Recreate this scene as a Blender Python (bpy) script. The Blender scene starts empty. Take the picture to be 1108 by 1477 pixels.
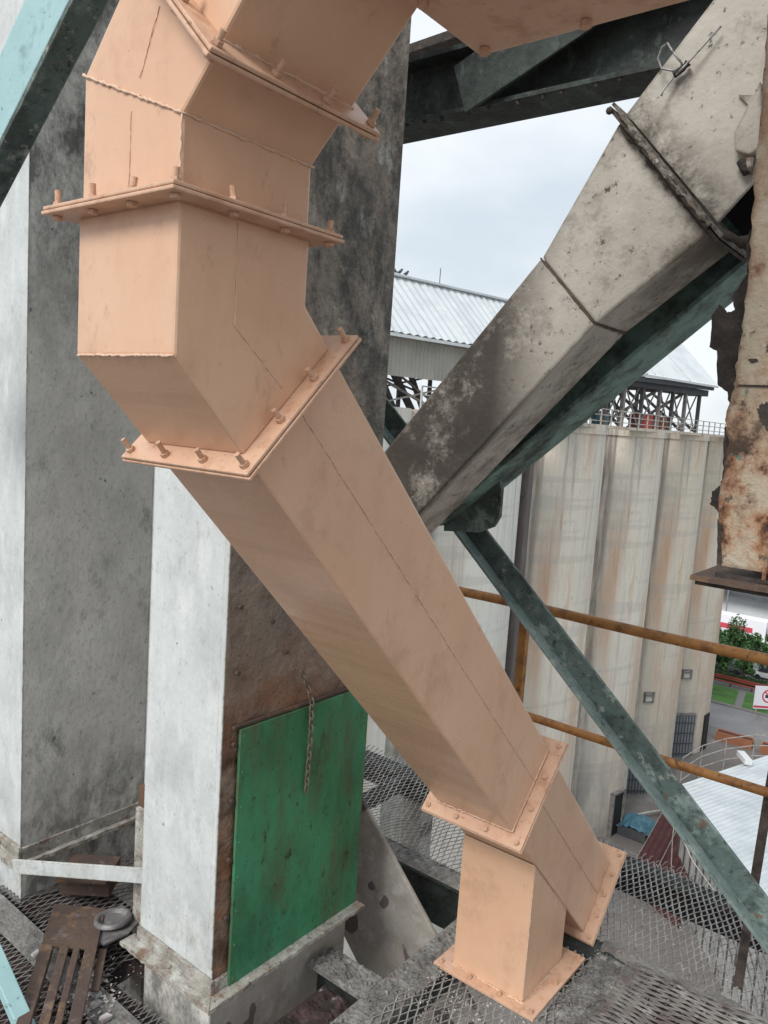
import bpy, math, random
import numpy as np
from mathutils import Vector, Matrix
random.seed(7)
S = bpy.context.scene
COL = S.collection

# ---------------------------------------------------------------- camera
YAW, PITCH, ROLL = math.radians(38.07), math.radians(6.83), math.radians(-3.88)
FOC = 1138.0
CAM = Vector((0, 0, 1.7))
fw = Vector((-math.sin(YAW)*math.cos(PITCH), math.cos(YAW)*math.cos(PITCH), -math.sin(PITCH)))
rt = Vector((math.cos(YAW), math.sin(YAW), 0)); dn = fw.cross(rt)
RI = math.cos(ROLL)*rt + math.sin(ROLL)*dn
DN = -math.sin(ROLL)*rt + math.cos(ROLL)*dn
cd = bpy.data.cameras.new('camera'); cam = bpy.data.objects.new('camera', cd); COL.objects.link(cam)
cam.matrix_world = Matrix(((RI.x, -DN.x, -fw.x, CAM.x), (RI.y, -DN.y, -fw.y, CAM.y), (RI.z, -DN.z, -fw.z, CAM.z), (0, 0, 0, 1)))
cd.sensor_fit = 'VERTICAL'; cd.sensor_height = 36; cd.lens = 36*FOC/1477
cd.clip_start = 0.02; cd.clip_end = 3000
S.camera = cam

# ---------------------------------------------------------------- sky, sun, exposure
SUN_EL, SUN_AZ = math.radians(42), math.radians(182)      # azimuth clockwise from +Y
w = bpy.data.worlds.new('World'); S.world = w; w.use_nodes = True
nt = w.node_tree; N = nt.nodes; L = nt.links; bg = N['Background']
sky = N.new('ShaderNodeTexSky'); sky.sky_type = 'NISHITA'; sky.sun_disc = False
sky.sun_elevation = SUN_EL; sky.sun_rotation = SUN_AZ; sky.air_density = 1.2; sky.dust_density = 2.0
tc = N.new('ShaderNodeTexCoord'); mp = N.new('ShaderNodeMapping'); mp.inputs['Scale'].default_value = (1, 1, 2.2)
nz = N.new('ShaderNodeTexNoise'); nz.inputs['Scale'].default_value = 2.6; nz.inputs['Detail'].default_value = 7; nz.inputs['Roughness'].default_value = .5
cr = N.new('ShaderNodeValToRGB'); cr.color_ramp.elements[0].position = .38; cr.color_ramp.elements[1].position = .60
cr.color_ramp.elements[0].color = (4.75, 5.3, 5.8, 1); cr.color_ramp.elements[1].color = (6.4, 6.7, 6.95, 1)
mx = N.new('ShaderNodeMixRGB'); mx.inputs['Fac'].default_value = .93
L.new(tc.outputs['Generated'], mp.inputs['Vector']); L.new(mp.outputs['Vector'], nz.inputs['Vector'])
L.new(nz.outputs['Fac'], cr.inputs['Fac']); L.new(sky.outputs['Color'], mx.inputs['Color1']); L.new(cr.outputs['Color'], mx.inputs['Color2'])
L.new(mx.outputs['Color'], bg.inputs['Color']); bg.inputs['Strength'].default_value = 0.10
sd = bpy.data.lights.new('sun', 'SUN'); sd.energy = 1.9; sd.angle = math.radians(24); sd.color = (1, .97, .93)
sun = bpy.data.objects.new('sun', sd); COL.objects.link(sun)
dirv = Vector((math.sin(SUN_AZ)*math.cos(SUN_EL), math.cos(SUN_AZ)*math.cos(SUN_EL), math.sin(SUN_EL)))
sun.rotation_euler = dirv.to_track_quat('Z', 'Y').to_euler()
S.view_settings.view_transform = 'Standard'; S.view_settings.look = 'None'
S.view_settings.exposure = 0.60; S.view_settings.gamma = 1
S.render.resolution_x = 768; S.render.resolution_y = 1024

# ---------------------------------------------------------------- helpers
def at(px, py, ax, val):
    """world point where the sight line through photo pixel (px, py) meets the real plane axis = val"""
    r = RI*((px-554)/FOC) + DN*((py-738.5)/FOC) + fw
    return CAM + r*((val-CAM[ax])/r[ax])

class MB:
    def __init__(s): s.v = []; s.f = []; s.mi = []
    def add(s, vs, fs, mi=0):
        b = len(s.v); s.v += [tuple(v) for v in vs]; s.f += [tuple(i+b for i in f) for f in fs]; s.mi += [mi]*len(fs); return s
    def box(s, a, b, mi=0):
        x0, y0, z0 = a; x1, y1, z1 = b
        return s.add([(x0,y0,z0),(x1,y0,z0),(x1,y1,z0),(x0,y1,z0),(x0,y0,z1),(x1,y0,z1),(x1,y1,z1),(x0,y1,z1)],
                     [(0,3,2,1),(4,5,6,7),(0,1,5,4),(1,2,6,5),(2,3,7,6),(3,0,4,7)], mi)
    def prism(s, poly, ax, lo, hi, mi=0):
        """poly given in the two other axes (order x,y,z without ax), extruded lo..hi along ax"""
        n = len(poly); vs = []
        for c in (lo, hi):
            for a, b in poly:
                p = [a, b]; p.insert(ax, c); vs.append(p)
        fs = [tuple(range(n)), tuple(range(2*n-1, n-1, -1))] + [(i, i+n, (i+1) % n+n, (i+1) % n) for i in range(n)]
        return s.add(vs, fs, mi)
    def frame(s, p0, p1, up):
        d = (Vector(p1)-Vector(p0)).normalized(); u = Vector(up); r = d.cross(u).normalized(); u = r.cross(d).normalized(); return d, r, u
    def beam(s, p0, p1, prof, up=(0,0,1), mi=0):
        """sweep closed 2-D profile (r,u) from p0 to p1"""
        d, r, u = s.frame(p0, p1, up); n = len(prof); vs = []
        for p in (p0, p1):
            for a, b in prof: vs.append(Vector(p)+r*a+u*b)
        return s.add(vs, [tuple(range(n)), tuple(range(2*n-1, n-1, -1))] + [(i, i+n, (i+1) % n+n, (i+1) % n) for i in range(n)], mi)
    def bar(s, p0, p1, w_, h_, up=(0,0,1), mi=0):
        return s.beam(p0, p1, [(-w_/2,-h_/2),(w_/2,-h_/2),(w_/2,h_/2),(-w_/2,h_/2)], up, mi)
    def tube(s, pts, r, n=10, mi=0, jit=0, cap=True):
        pts = [Vector(p) for p in pts]; rings = []
        if not isinstance(r, (list, tuple)): r = [r]*len(pts)
        d0 = (pts[1]-pts[0]).normalized(); u = Vector((0,0,1)) if abs(d0.z) < .9 else Vector((1,0,0))
        vs = []
        for i, p in enumerate(pts):
            d = (pts[min(i+1, len(pts)-1)]-pts[max(i-1, 0)]).normalized()
            a = d.cross(u).normalized(); b = a.cross(d).normalized(); u = b
            for k in range(n):
                t = 2*math.pi*k/n; rr = r[i]*(1+random.uniform(-jit, jit)); vs.append(p+a*math.cos(t)*rr+b*math.sin(t)*rr)
        fs = [(i*n+k, i*n+(k+1) % n, (i+1)*n+(k+1) % n, (i+1)*n+k) for i in range(len(pts)-1) for k in range(n)]
        if cap: fs += [tuple(range(n-1, -1, -1)), tuple((len(pts)-1)*n+k for k in range(n))]
        return s.add(vs, fs, mi)
    def build(s, name, mat, parent=None, root=None, bevel=0, smooth=False, loc=None):
        m = bpy.data.meshes.new(name)
        o = bpy.data.objects.new(name, m); COL.objects.link(o)
        off = Vector((0,0,0))
        if parent is not None:
            off = wloc(parent)
            o.parent = parent
            if loc is not None: o.location = Vector(loc)-off; off = Vector(loc)
        elif loc is not None: o.location = Vector(loc); off = Vector(loc)
        m.from_pydata([tuple(Vector(v)-off) for v in s.v], [], s.f)
        ms = mat if isinstance(mat, (list, tuple)) else [mat]
        for q in ms: m.materials.append(q)
        if len(ms) > 1: m.polygons.foreach_set('material_index', s.mi)
        m.validate()
        import bmesh
        bm = bmesh.new(); bm.from_mesh(m); bmesh.ops.recalc_face_normals(bm, faces=bm.faces); bm.to_mesh(m); bm.free()
        if smooth: m.polygons.foreach_set('use_smooth', [True]*len(m.polygons))
        if bevel:
            b = o.modifiers.new('bevel', 'BEVEL'); b.width = bevel; b.segments = 2; b.limit_method = 'ANGLE'; b.angle_limit = math.radians(28)
        return o
def wloc(o):
    p = Vector(o.location)
    while o.parent is not None: o = o.parent; p = p+Vector(o.location)
    return p
def tag(o, label, cat, group=None, kind=None):
    if kind: o['kind'] = kind
    if label: o['label'] = label
    if cat: o['category'] = cat
    if group: o['group'] = group
    return o
def thing(name, label, cat, loc=(0,0,0), group=None):
    o = bpy.data.objects.new(name, None); COL.objects.link(o); o.location = loc; o.empty_display_size = .1
    return tag(o, label, cat, group)
def dup(o, delta, parent=None):
    c = o.copy(); COL.objects.link(c)
    if parent is not None: c.parent = parent
    else: c.location = Vector(o.location)+Vector(delta)
    for ch in [x for x in bpy.data.objects if x.parent == o]: dup(ch, (0,0,0), c)
    return c

# ---------------------------------------------------------------- materials
def mat(name, base, layers=(), rough=.7, metal=0, bump=(), rvar=0, spec=.5):
    """base colour plus noise-masked layers: dict(c, s=(sx,sy,sz), lo, hi, a, d, r, t='noise'|'vor')"""
    m = bpy.data.materials.new(name); m.use_nodes = True
    nt = m.node_tree; N = nt.nodes; L = nt.links; P = N['Principled BSDF']
    P.inputs['Roughness'].default_value = rough; P.inputs['Metallic'].default_value = metal
    P.inputs['Specular IOR Level'].default_value = spec
    tc = N.new('ShaderNodeTexCoord'); geo = N.new('ShaderNodeNewGeometry')
    def tex(sc, d=6, r=.6, t='noise', off=0, dist=0):
        mp = N.new('ShaderNodeMapping'); mp.inputs['Scale'].default_value = sc; mp.inputs['Location'].default_value = (off, off*1.7, off*.6)
        L.new(tc.outputs['Object'], mp.inputs['Vector'])
        if t == 'noise':
            n = N.new('ShaderNodeTexNoise'); n.inputs['Detail'].default_value = d; n.inputs['Roughness'].default_value = r; n.inputs['Distortion'].default_value = dist
            n.inputs['Scale'].default_value = 1; out = n.outputs['Fac']
        else:
            n = N.new('ShaderNodeTexVoronoi'); n.inputs['Scale'].default_value = 1; out = n.outputs['Distance']
        L.new(mp.outputs['Vector'], n.inputs['Vector']); return out
    def rng(src, lo, hi, a=1):
        r = N.new('ShaderNodeMapRange'); r.inputs['From Min'].default_value = lo; r.inputs['From Max'].default_value = hi
        r.inputs['To Min'].default_value = 0; r.inputs['To Max'].default_value = a; r.clamp = True
        L.new(src, r.inputs['Value']); return r.outputs['Result']
    col = None
    for i, l in enumerate(layers):
        k = rng(tex(l['s'], l.get('d', 6), l.get('r', .6), l.get('t', 'noise'), 3.1*i+l.get('o', 0), l.get('dist', 0)), l['lo'], l['hi'], l.get('a', 1))
        if 'g' in l:                       # masked by height in object space: (axis, v0, v1)
            ax, v0, v1 = l['g']; sx = N.new('ShaderNodeSeparateXYZ'); L.new(tc.outputs['Object'] if l.get('obj') else geo.outputs['Position'], sx.inputs[0])
            g = rng(sx.outputs[ax], v0, v1)
            mu = N.new('ShaderNodeMath'); mu.operation = 'MULTIPLY'; L.new(k, mu.inputs[0]); L.new(g, mu.inputs[1]); k = mu.outputs[0]
            if 'g2' in l:
                ax, v0, v1 = l['g2']; g = rng(sx.outputs[ax], v0, v1); mu = N.new('ShaderNodeMath'); mu.operation = 'MULTIPLY'; L.new(k, mu.inputs[0]); L.new(g, mu.inputs[1]); k = mu.outputs[0]
        if 'gv' in l:                      # masked by distance along a world direction
            vec, v0, v1 = l['gv']; dv_ = N.new('ShaderNodeVectorMath'); dv_.operation = 'DOT_PRODUCT'; L.new(geo.outputs['Position'], dv_.inputs[0]); dv_.inputs[1].default_value = vec
            g = rng(dv_.outputs['Value'], v0, v1); mu = N.new('ShaderNodeMath'); mu.operation = 'MULTIPLY'; L.new(k, mu.inputs[0]); L.new(g, mu.inputs[1]); k = mu.outputs[0]
        if 'e' in l:                       # worn or dirty edges
            bv = N.new('ShaderNodeBevel'); bv.samples = 4; bv.inputs['Radius'].default_value = l['e']
            dt = N.new('ShaderNodeVectorMath'); dt.operation = 'DOT_PRODUCT'; L.new(bv.outputs['Normal'], dt.inputs[0]); L.new(geo.outputs['True Normal'], dt.inputs[1])
            g = rng(dt.outputs['Value'], .995, .90); mu = N.new('ShaderNodeMath'); mu.operation = 'MULTIPLY'; L.new(k, mu.inputs[0]); L.new(g, mu.inputs[1]); k = mu.outputs[0]
        mx = N.new('ShaderNodeMixRGB'); L.new(k, mx.inputs['Fac'])
        if col is None: mx.inputs['Color1'].default_value = (*base, 1)
        else: L.new(col, mx.inputs['Color1'])
        mx.inputs['Color2'].default_value = (*l['c'], 1); col = mx.outputs['Color']
    if col is None: P.inputs['Base Color'].default_value = (*base, 1)
    else: L.new(col, P.inputs['Base Color'])
    prev = None
    for sc, st, dist in bump:
        b = N.new('ShaderNodeBump'); b.inputs['Strength'].default_value = st; b.inputs['Distance'].default_value = dist
        L.new(tex(sc, 5, .6, off=9), b.inputs['Height'])
        if prev is not None: L.new(prev, b.inputs['Normal'])
        prev = b.outputs['Normal']
    if prev is not None: L.new(prev, P.inputs['Normal'])
    if rvar:
        r = N.new('ShaderNodeMapRange'); r.inputs['To Min'].default_value = max(0, rough-rvar); r.inputs['To Max'].default_value = min(1, rough+rvar)
        r.inputs['From Min'].default_value = .3; r.inputs['From Max'].default_value = .7
        L.new(tex((9,9,9), 4, off=5), r.inputs['Value']); L.new(r.outputs['Result'], P.inputs['Roughness'])
    return m
def lay(c, s, lo, hi, a=1, **k): return dict(c=c, s=(s,s,s) if not isinstance(s, tuple) else s, lo=lo, hi=hi, a=a, **k)

ORG = (.63, .385, .25)
M = {}
M['orange'] = mat('peach_enamel', ORG, [lay((.68,.45,.31), 4, .4, .7, .6), lay((.49,.29,.18), (14,14,4), .5, .8, .4), lay((.33,.17,.10), (70,70,40), .66, .76, .5, r=.7), lay((.43,.245,.155), 6, .53, .70, .5, r=.75), lay((.36,.21,.135), (3,3,3), .55, .68, .4, r=.75), lay((.27,.16,.105), (18,18,9), .60, .70, .45, r=.78), lay((.68,.50,.36), (40,40,40), .35, .6, .75, e=.006), lay((.20,.10,.06), (120,120,60), .71, .74, .8, r=.6)],
                  rough=.34, bump=[((80,80,10), .05, .003), ((5,5,5), .16, .02)], rvar=.10)
M['orange_brushed'] = mat('peach_enamel_brushed', ORG, [lay((.47,.28,.175), (1.5,14,14), .42, .7, .6), lay((.42,.24,.145), 3, .5, .75, .4), lay((.70,.53,.41), (4,55,55), .60, .76, .4), lay((.64,.47,.36), (4,3,3), .55, .75, .4)],
                  rough=.28, bump=[((3,40,40), .16, .005), ((6,6,6), .12, .01)], rvar=.10)
M['orange_flange'] = mat('peach_enamel_flange', (.58,.36,.245), [lay((.64,.43,.30), 8, .4, .7, .6), lay((.40,.21,.12), 26, .50, .68, .7, r=.7), lay((.20,.10,.055), 70, .64, .72, .7), lay((.28,.17,.11), (60,60,60), .45, .6, .6, e=.003)],
                  rough=.42, bump=[((60,60,60), .25, .004)], rvar=.1)
M['bolt'] = mat('painted_bolt', (.54,.33,.22), [lay((.34,.19,.12), 90, .50, .70, .7), lay((.60,.42,.30), 50, .55, .7, .7)], rough=.5, bump=[((150,150,150), .4, .003)])
M['weld'] = mat('weld_bead', (.66,.46,.34), [lay((.42,.25,.16), 80, .55, .75, .5)], rough=.5, bump=[((200,200,200), .5, .004)])
M['white'] = mat('white_paint_weathered', (.55,.575,.57), [lay((.38,.40,.40), (5,5,3), .44, .70, .75, r=.7), lay((.66,.68,.675), (18,18,6), .5, .72, .7), lay((.30,.31,.29), (26,26,14), .55, .72, .6, r=.8), lay((.10,.11,.10), (60,60,40), .62, .69, .75, r=.75), lay((.045,.045,.04), (20,20,15), .675, .71, .9, r=.75), lay((.30,.29,.25), (9,9,6), .44, .62, .7, g=(2,.42,.12), r=.75), lay((.40,.36,.28), (22,22,7), .38, .6, .75, e=.012, r=.7), lay((.09,.08,.06), (45,45,30), .52, .60, .9, e=.007, r=.7)],
                 rough=.62, bump=[((40,40,24), .4, .006), ((6,6,4), .35, .025)])
M['white_dirt_shade'] = mat('grey_mildew_shade_paint', (.61,.595,.55), [lay((.70,.69,.64), (5,5,3), .48, .64, .75, r=.7), lay((.40,.395,.365), (4,4,2.6), .44, .68, .7, r=.7), lay((.20,.20,.185), (60,60,46), .52, .70, .6, r=.8), lay((.17,.175,.16), (7,7,4), .56, .70, .7, r=.78), lay((.055,.055,.05), (9,9,5), .40, .60, .85, g=(2,1.75,2.45), r=.8), lay((.035,.038,.033), (26,26,20), .63, .68, .9, r=.78), lay((.10,.095,.085), (12,12,7), .40, .60, .8, g=(2,.55,.15), r=.75), lay((.08,.08,.07), (34,34,12), .38, .58, .9, e=.016, r=.7)],
                 rough=.8, bump=[((50,50,30), .5, .006), ((6,6,4), .25, .025)])  # grey of the side faces: mildew plus shade put into the colour
M['rust_face'] = mat('rusty_mottled_steel', (.26,.215,.175), [lay((.16,.13,.105), (8,8,5), .42, .64, .85, r=.7), lay((.36,.31,.26), (14,14,8), .52, .70, .7, r=.7), lay((.19,.10,.055), (6,6,6), .50, .70, .7, g=(2,1.45,1.0)), lay((.42,.42,.38), (11,11,7), .58, .635, .8, g=(2,1.55,1.9), r=.7), lay((.035,.035,.03), (12,12,8), .42, .60, .88, g=(2,1.3,1.9), r=.75), lay((.24,.10,.045), (5,5,9), .34, .62, .85, g=(2,1.10,.84)), lay((.07,.03,.018), (9,9,14), .40, .62, .9, g=(2,.93,.80)), lay((.04,.03,.022), (70,70,60), .57, .70, .75, r=.75)],
                 rough=.62, bump=[((45,45,45), .6, .006), ((11,11,11), .7, .03), ((24,24,24), .4, .012)])
M['green_door'] = mat('green_door_paint', (.036,.235,.11), [lay((.028,.12,.055), (5,5,3), .42, .64, .85, r=.7), lay((.05,.27,.15), (5,5,2), .52, .72, .8, r=.65), lay((.085,.085,.04), (9,9,2.2), .50, .68, .75, r=.7), lay((.03,.035,.025), (11,11,4), .56, .68, .8, g=(2,.55,.75), r=.75), lay((.012,.02,.012), (50,50,40), .60, .68, .85, r=.7), lay((.11,.075,.04), (30,30,14), .38, .56, .85, e=.010, r=.7), lay((.015,.02,.012), (14,14,9), .60, .66, .85, r=.8)],
                 rough=.45, bump=[((40,40,8), .25, .004), ((6,6,6), .4, .02)])
M['ledge'] = mat('ledge_flaking_paint', (.38,.37,.33), [lay((.20,.18,.155), (12,12,16), .42, .60, .9, r=.75), lay((.54,.55,.51), (16,16,16), .54, .66, .8, r=.7), lay((.17,.09,.05), (13,13,13), .54, .66, .8, r=.7), lay((.05,.042,.036), 26, .56, .66, .9, r=.75), lay((.14,.07,.04), 30, .40, .55, .85, e=.006)],
                 rough=.85, bump=[((40,40,40), .7, .008), ((14,14,14), .5, .01)])
BRL = [lay((.35,.32,.28), (4,4,4), .44, .70, .7, r=.7), lay((.50,.475,.43), 12, .52, .70, .6), lay((.17,.15,.125), (9,9,9), .54, .70, .7, r=.78)]
BRE = [lay((.05,.042,.034), 50, .60, .68, .85, r=.7), lay((.045,.034,.024), 19, .655, .69, .9, r=.72), lay((.15,.125,.095), (24,24,24), .38, .58, .85, e=.012, r=.7)]
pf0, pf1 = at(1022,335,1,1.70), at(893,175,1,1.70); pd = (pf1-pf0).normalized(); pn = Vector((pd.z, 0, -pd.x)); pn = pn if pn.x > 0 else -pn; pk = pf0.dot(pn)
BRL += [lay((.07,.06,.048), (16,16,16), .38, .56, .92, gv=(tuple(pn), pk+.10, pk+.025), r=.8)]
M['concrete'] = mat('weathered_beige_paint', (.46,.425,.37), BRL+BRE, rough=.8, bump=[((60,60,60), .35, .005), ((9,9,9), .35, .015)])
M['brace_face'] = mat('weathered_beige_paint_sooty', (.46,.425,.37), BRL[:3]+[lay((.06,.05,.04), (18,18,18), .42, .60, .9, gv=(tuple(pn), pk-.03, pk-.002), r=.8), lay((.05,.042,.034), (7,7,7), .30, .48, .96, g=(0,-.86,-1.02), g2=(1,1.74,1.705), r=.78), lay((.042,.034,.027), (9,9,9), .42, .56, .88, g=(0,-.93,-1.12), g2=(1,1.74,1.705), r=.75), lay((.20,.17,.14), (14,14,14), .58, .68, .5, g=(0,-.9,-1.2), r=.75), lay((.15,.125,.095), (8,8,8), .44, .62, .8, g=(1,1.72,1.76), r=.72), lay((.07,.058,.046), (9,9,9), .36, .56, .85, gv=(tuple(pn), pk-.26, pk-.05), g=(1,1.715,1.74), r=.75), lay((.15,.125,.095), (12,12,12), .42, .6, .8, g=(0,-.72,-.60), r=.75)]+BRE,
                 rough=.8, bump=[((60,60,60), .4, .005), ((9,9,9), .4, .015)])
M['stained_conc'] = mat('drip_stained_concrete', (.33,.305,.27), [lay((.25,.225,.20), (10,10,10), .4, .65, .9), lay((.46,.44,.41), 18, .52, .7, .7), lay((.09,.075,.07), (9,9,7), .635, .65, .9, d=1.5), lay((.05,.045,.04), 60, .64, .7, .7)],
                 rough=.85, bump=[((70,70,70), .4, .005)])
M['teal'] = mat('faded_teal_paint', (.30,.47,.48), [lay((.40,.58,.60), (4,4,4), .4, .7, .7), lay((.07,.13,.13), 11, .56, .74, .7), lay((.03,.04,.04), 50, .62, .7, .8)], rough=.55, bump=[((50,50,50), .25, .005)])
M['dkteal'] = mat('mossy_teal_steel', (.085,.125,.115), [lay((.035,.05,.045), (7,7,7), .42, .60, .92, r=.75), lay((.27,.34,.32), (9,9,9), .52, .68, .8, r=.72), lay((.34,.34,.29), 24, .60, .68, .75, r=.7), lay((.14,.07,.045), 22, .62, .69, .8, r=.7), lay((.015,.018,.016), 30, .56, .65, .9, r=.75), lay((.32,.38,.35), (26,26,26), .42, .58, .85, e=.006), lay((.09,.05,.035), 30, .52, .6, .9, e=.005)], rough=.75, bump=[((50,50,50), .6, .006), ((12,12,12), .4, .012)])
M['ltteal'] = mat('lit_teal_steel', (.17,.22,.205), [lay((.10,.14,.13), (9,9,9), .46, .64, .85, r=.75), lay((.30,.33,.30), 20, .55, .68, .7, r=.7), lay((.10,.055,.04), 24, .60, .68, .8, r=.7), lay((.03,.03,.028), 34, .58, .66, .8, r=.75)], rough=.8, bump=[((50,50,50), .6, .006)])  # lighter teal for the upward-facing leg: daylight on it painted in
M['greenbeam'] = mat('dull_green_steel', (.17,.27,.235), [lay((.022,.032,.028), (6,6,6), .44, .62, .95, r=.75), lay((.19,.31,.26), 10, .55, .70, .7, r=.7), lay((.11,.06,.035), 24, .60, .68, .75, r=.7), lay((.05,.05,.04), 12, .5, .64, .7, r=.75)], rough=.75, bump=[((50,50,50), .6, .006)])
M['blackbeam'] = mat('sooty_green_steel', (.045,.058,.052), [lay((.014,.016,.015), 7, .42, .6, .92, r=.75), lay((.11,.15,.135), (16,10,10), .54, .70, .75, r=.75), lay((.10,.09,.07), 30, .66, .72, .6)], rough=.8, bump=[((50,50,50), .6, .008)])
M['rail'] = mat('rusty_yellow_rail', (.29,.125,.03), [lay((.36,.17,.045), 14, .42, .62, .8), lay((.16,.06,.02), 18, .5, .64, .9), lay((.06,.025,.015), 40, .6, .68, .9), lay((.10,.04,.016), (30,30,8), .6, .7, .7)], rough=.6, bump=[((90,90,90), .4, .003)])
M['darkpost'] = mat('dark_rusted_post', (.055,.042,.036), [lay((.13,.10,.085), 20, .5, .68, .7), lay((.02,.016,.014), 30, .5, .62, .8)], rough=.8, bump=[((90,90,90), .5, .004)])
M['mesh'] = mat('dusty_galvanised_mesh', (.31,.30,.285), [lay((.17,.15,.14), (7,7,7), .42, .62, .9, r=.7), lay((.48,.47,.45), 16, .55, .7, .7), lay((.11,.06,.05), 24, .56, .68, .7)], rough=.75, metal=.15)
M['mesh_dark'] = mat('dirty_mesh', (.20,.19,.175), [lay((.10,.075,.07), 10, .4, .6, .9), lay((.36,.355,.34), 18, .54, .68, .8)], rough=.8, metal=.1)
M['dust'] = mat('dust_caked_concrete', (.22,.215,.20), [lay((.11,.10,.095), 10, .42, .62, .9, r=.75), lay((.38,.38,.36), 22, .55, .68, .8, r=.7), lay((.10,.05,.045), 18, .62, .72, .7), lay((.05,.045,.04), 60, .6, .7, .8)], rough=.95, bump=[((60,60,60), .9, .01), ((15,15,15), .6, .02)])
M['reddirt'] = mat('dark_red_dirt', (.045,.026,.025), [lay((.10,.07,.068), 16, .50, .68, .8, r=.75), lay((.018,.014,.013), 14, .45, .6, .9), lay((.26,.25,.24), 45, .62, .7, .7)], rough=.95, bump=[((60,60,60), .9, .01)])
M['rustplate'] = mat('rusted_plate', (.10,.066,.047), [lay((.07,.045,.04), 8, .4, .62, .9), lay((.22,.13,.065), (16,16,16), .54, .7, .8), lay((.18,.165,.16), 22, .58, .7, .6), lay((.025,.018,.014), 40, .62, .7, .8)], rough=.9, bump=[((70,70,70), .7, .005)])
M['rustcol'] = mat('peeling_rusted_cream_paint', (.42,.36,.27), [lay((.34,.25,.165), (9,9,7), .42, .62, .85, r=.72), lay((.29,.13,.055), (8,8,5), .46, .62, .85, r=.75), lay((.46,.41,.33), (15,15,12), .54, .66, .7, r=.7), lay((.15,.065,.03), (14,14,11), .56, .68, .85, r=.75),
                   lay((.34,.12,.035), (10,10,8), .44, .56, .85, g=(2,1.78,1.58), r=.7, o=-3.1*4), lay((.10,.042,.02), (10,10,8), .49, .57, .93, g=(2,1.80,1.62), r=.72, o=-3.1*5), lay((.025,.017,.013), (10,10,8), .54, .60, .95, g=(2,1.88,1.66), r=.72, o=-3.1*6), lay((.035,.022,.016), 36, .60, .68, .9, r=.7), lay((.06,.16,.14), 26, .66, .69, .8), lay((.08,.035,.02), (26,26,20), .34, .55, .9, e=.012, r=.7)],
                  rough=.75, bump=[((60,60,60), .7, .006), ((14,14,14), .6, .012)])
M['flake'] = mat('dark_rust_flake', (.05,.04,.035), [lay((.10,.075,.06), 14, .5, .66, .8), lay((.02,.017,.015), 22, .45, .6, .8)], rough=.9, bump=[((40,40,40), .9, .012)])
M['crust'] = mat('rusty_crust', (.20,.175,.145), [lay((.06,.045,.035), (60,60,60), .42, .58, .9), lay((.42,.40,.36), (70,70,70), .58, .66, .8)], rough=.9, bump=[((80,80,80), .9, .006)])
M['black'] = mat('black_void_steel', (.012,.012,.013), [lay((.03,.03,.03), 20, .5, .7)], rough=.9)
M['wire'] = mat('galvanised_wire', (.32,.32,.31), [lay((.12,.10,.09), 90, .5, .65)], rough=.5, metal=.6)
M['chain'] = mat('rusted_chain', (.22,.175,.13), [lay((.17,.13,.10), 60, .5, .65)], rough=.7, metal=.4)
M['debris'] = mat('crushed_pale_debris', (.50,.49,.48), [lay((.28,.20,.19), 30, .45, .65), lay((.10,.08,.075), 18, .55, .7)], rough=.9, bump=[((90,90,90), .6, .005)])
M['bowl'] = mat('dull_plastic_bowl', (.13,.125,.125), [lay((.22,.215,.21), 20, .5, .7), lay((.05,.045,.045), 15, .5, .7)], rough=.45)
def silo_mat(name, tint, rust, dark):
    return mat(name, tint, [lay(tuple(c*.86 for c in tint), (.55,.55,.05), .42, .64, .7, r=.7), lay(tuple(min(1, c*1.10) for c in tint), (.6,.6,.35), .5, .68, .7, r=.7),
                            lay((.56,.37,.25), (.5,.5,.07), .46, .66, rust, r=.65, o=4), lay((.48,.26,.15), (1.6,1.6,.14), .56, .70, rust*.8, r=.75, o=2), lay((.20,.185,.165), (1.1,1.1,.035), .60, .68, dark, r=.6),
                            lay((.14,.13,.12), (2.0,2.0,.07), .54, .66, .6, g=(2,-10,1.5), r=.65), lay((.33,.31,.275), (3,3,1.2), .56, .70, .5, r=.78), lay((.44,.41,.365), (.05,.05,.9), .55, .60, .35, d=2), lay((.16,.15,.14), (2.2,2.2,1.6), .665, .70, .8, r=.8),
                            lay((.11,.105,.095), (2.2,2.2,.2), .34, .60, .72, g=(1,-3.72,-4.05), obj=1, r=.75), lay((.34,.33,.31), (.9,.9,.3), .40, .62, .6, g=(2,-19,-24), r=.7)],
               rough=.88, bump=[((2.4,2.4,1.4), .3, .05)])
M['silo'] = silo_mat('stained_silo_concrete', (.66,.615,.53), .75, .7)
M['silo_white'] = silo_mat('pale_silo_concrete', (.68,.67,.61), .4, .45)
M['silo_grey'] = silo_mat('rusty_silo_concrete', (.63,.57,.475), .85, .6)
M['roof'] = mat('corrugated_zinc_roof', (.60,.635,.65), [lay((.50,.53,.55), (.5,.5,.5), .4, .65, .8), lay((.68,.71,.72), (1.2,1.2,1.2), .5, .7, .6)], rough=.6, metal=.1)
M['silver'] = mat('silver_roof_sheets', (.58,.62,.64), [lay((.42,.46,.48), (.35,.35,.35), .45, .65, .8), lay((.70,.73,.74), (1.0,1.0,1.0), .55, .7, .6)], rough=.45, metal=.3)
M['clad'] = mat('grey_wall_cladding', (.36,.36,.33), [lay((.28,.28,.26), (.8,.8,.4), .4, .65, .8)], rough=.7)
M['dksteel'] = mat('dark_trestle_steel', (.07,.07,.075), [lay((.12,.11,.10), 3, .5, .7)], rough=.7)
M['midsteel'] = mat('grey_trestle_steel', (.24,.225,.215), [lay((.10,.09,.085), 3, .5, .7)], rough=.7)
M['rustpost'] = mat('red_oxide_post', (.17,.09,.075), [], rough=.8)
M['palerail'] = mat('pale_grey_rail', (.42,.41,.385), [lay((.24,.20,.17), (2,2,2), .5, .65)], rough=.7)
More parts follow.
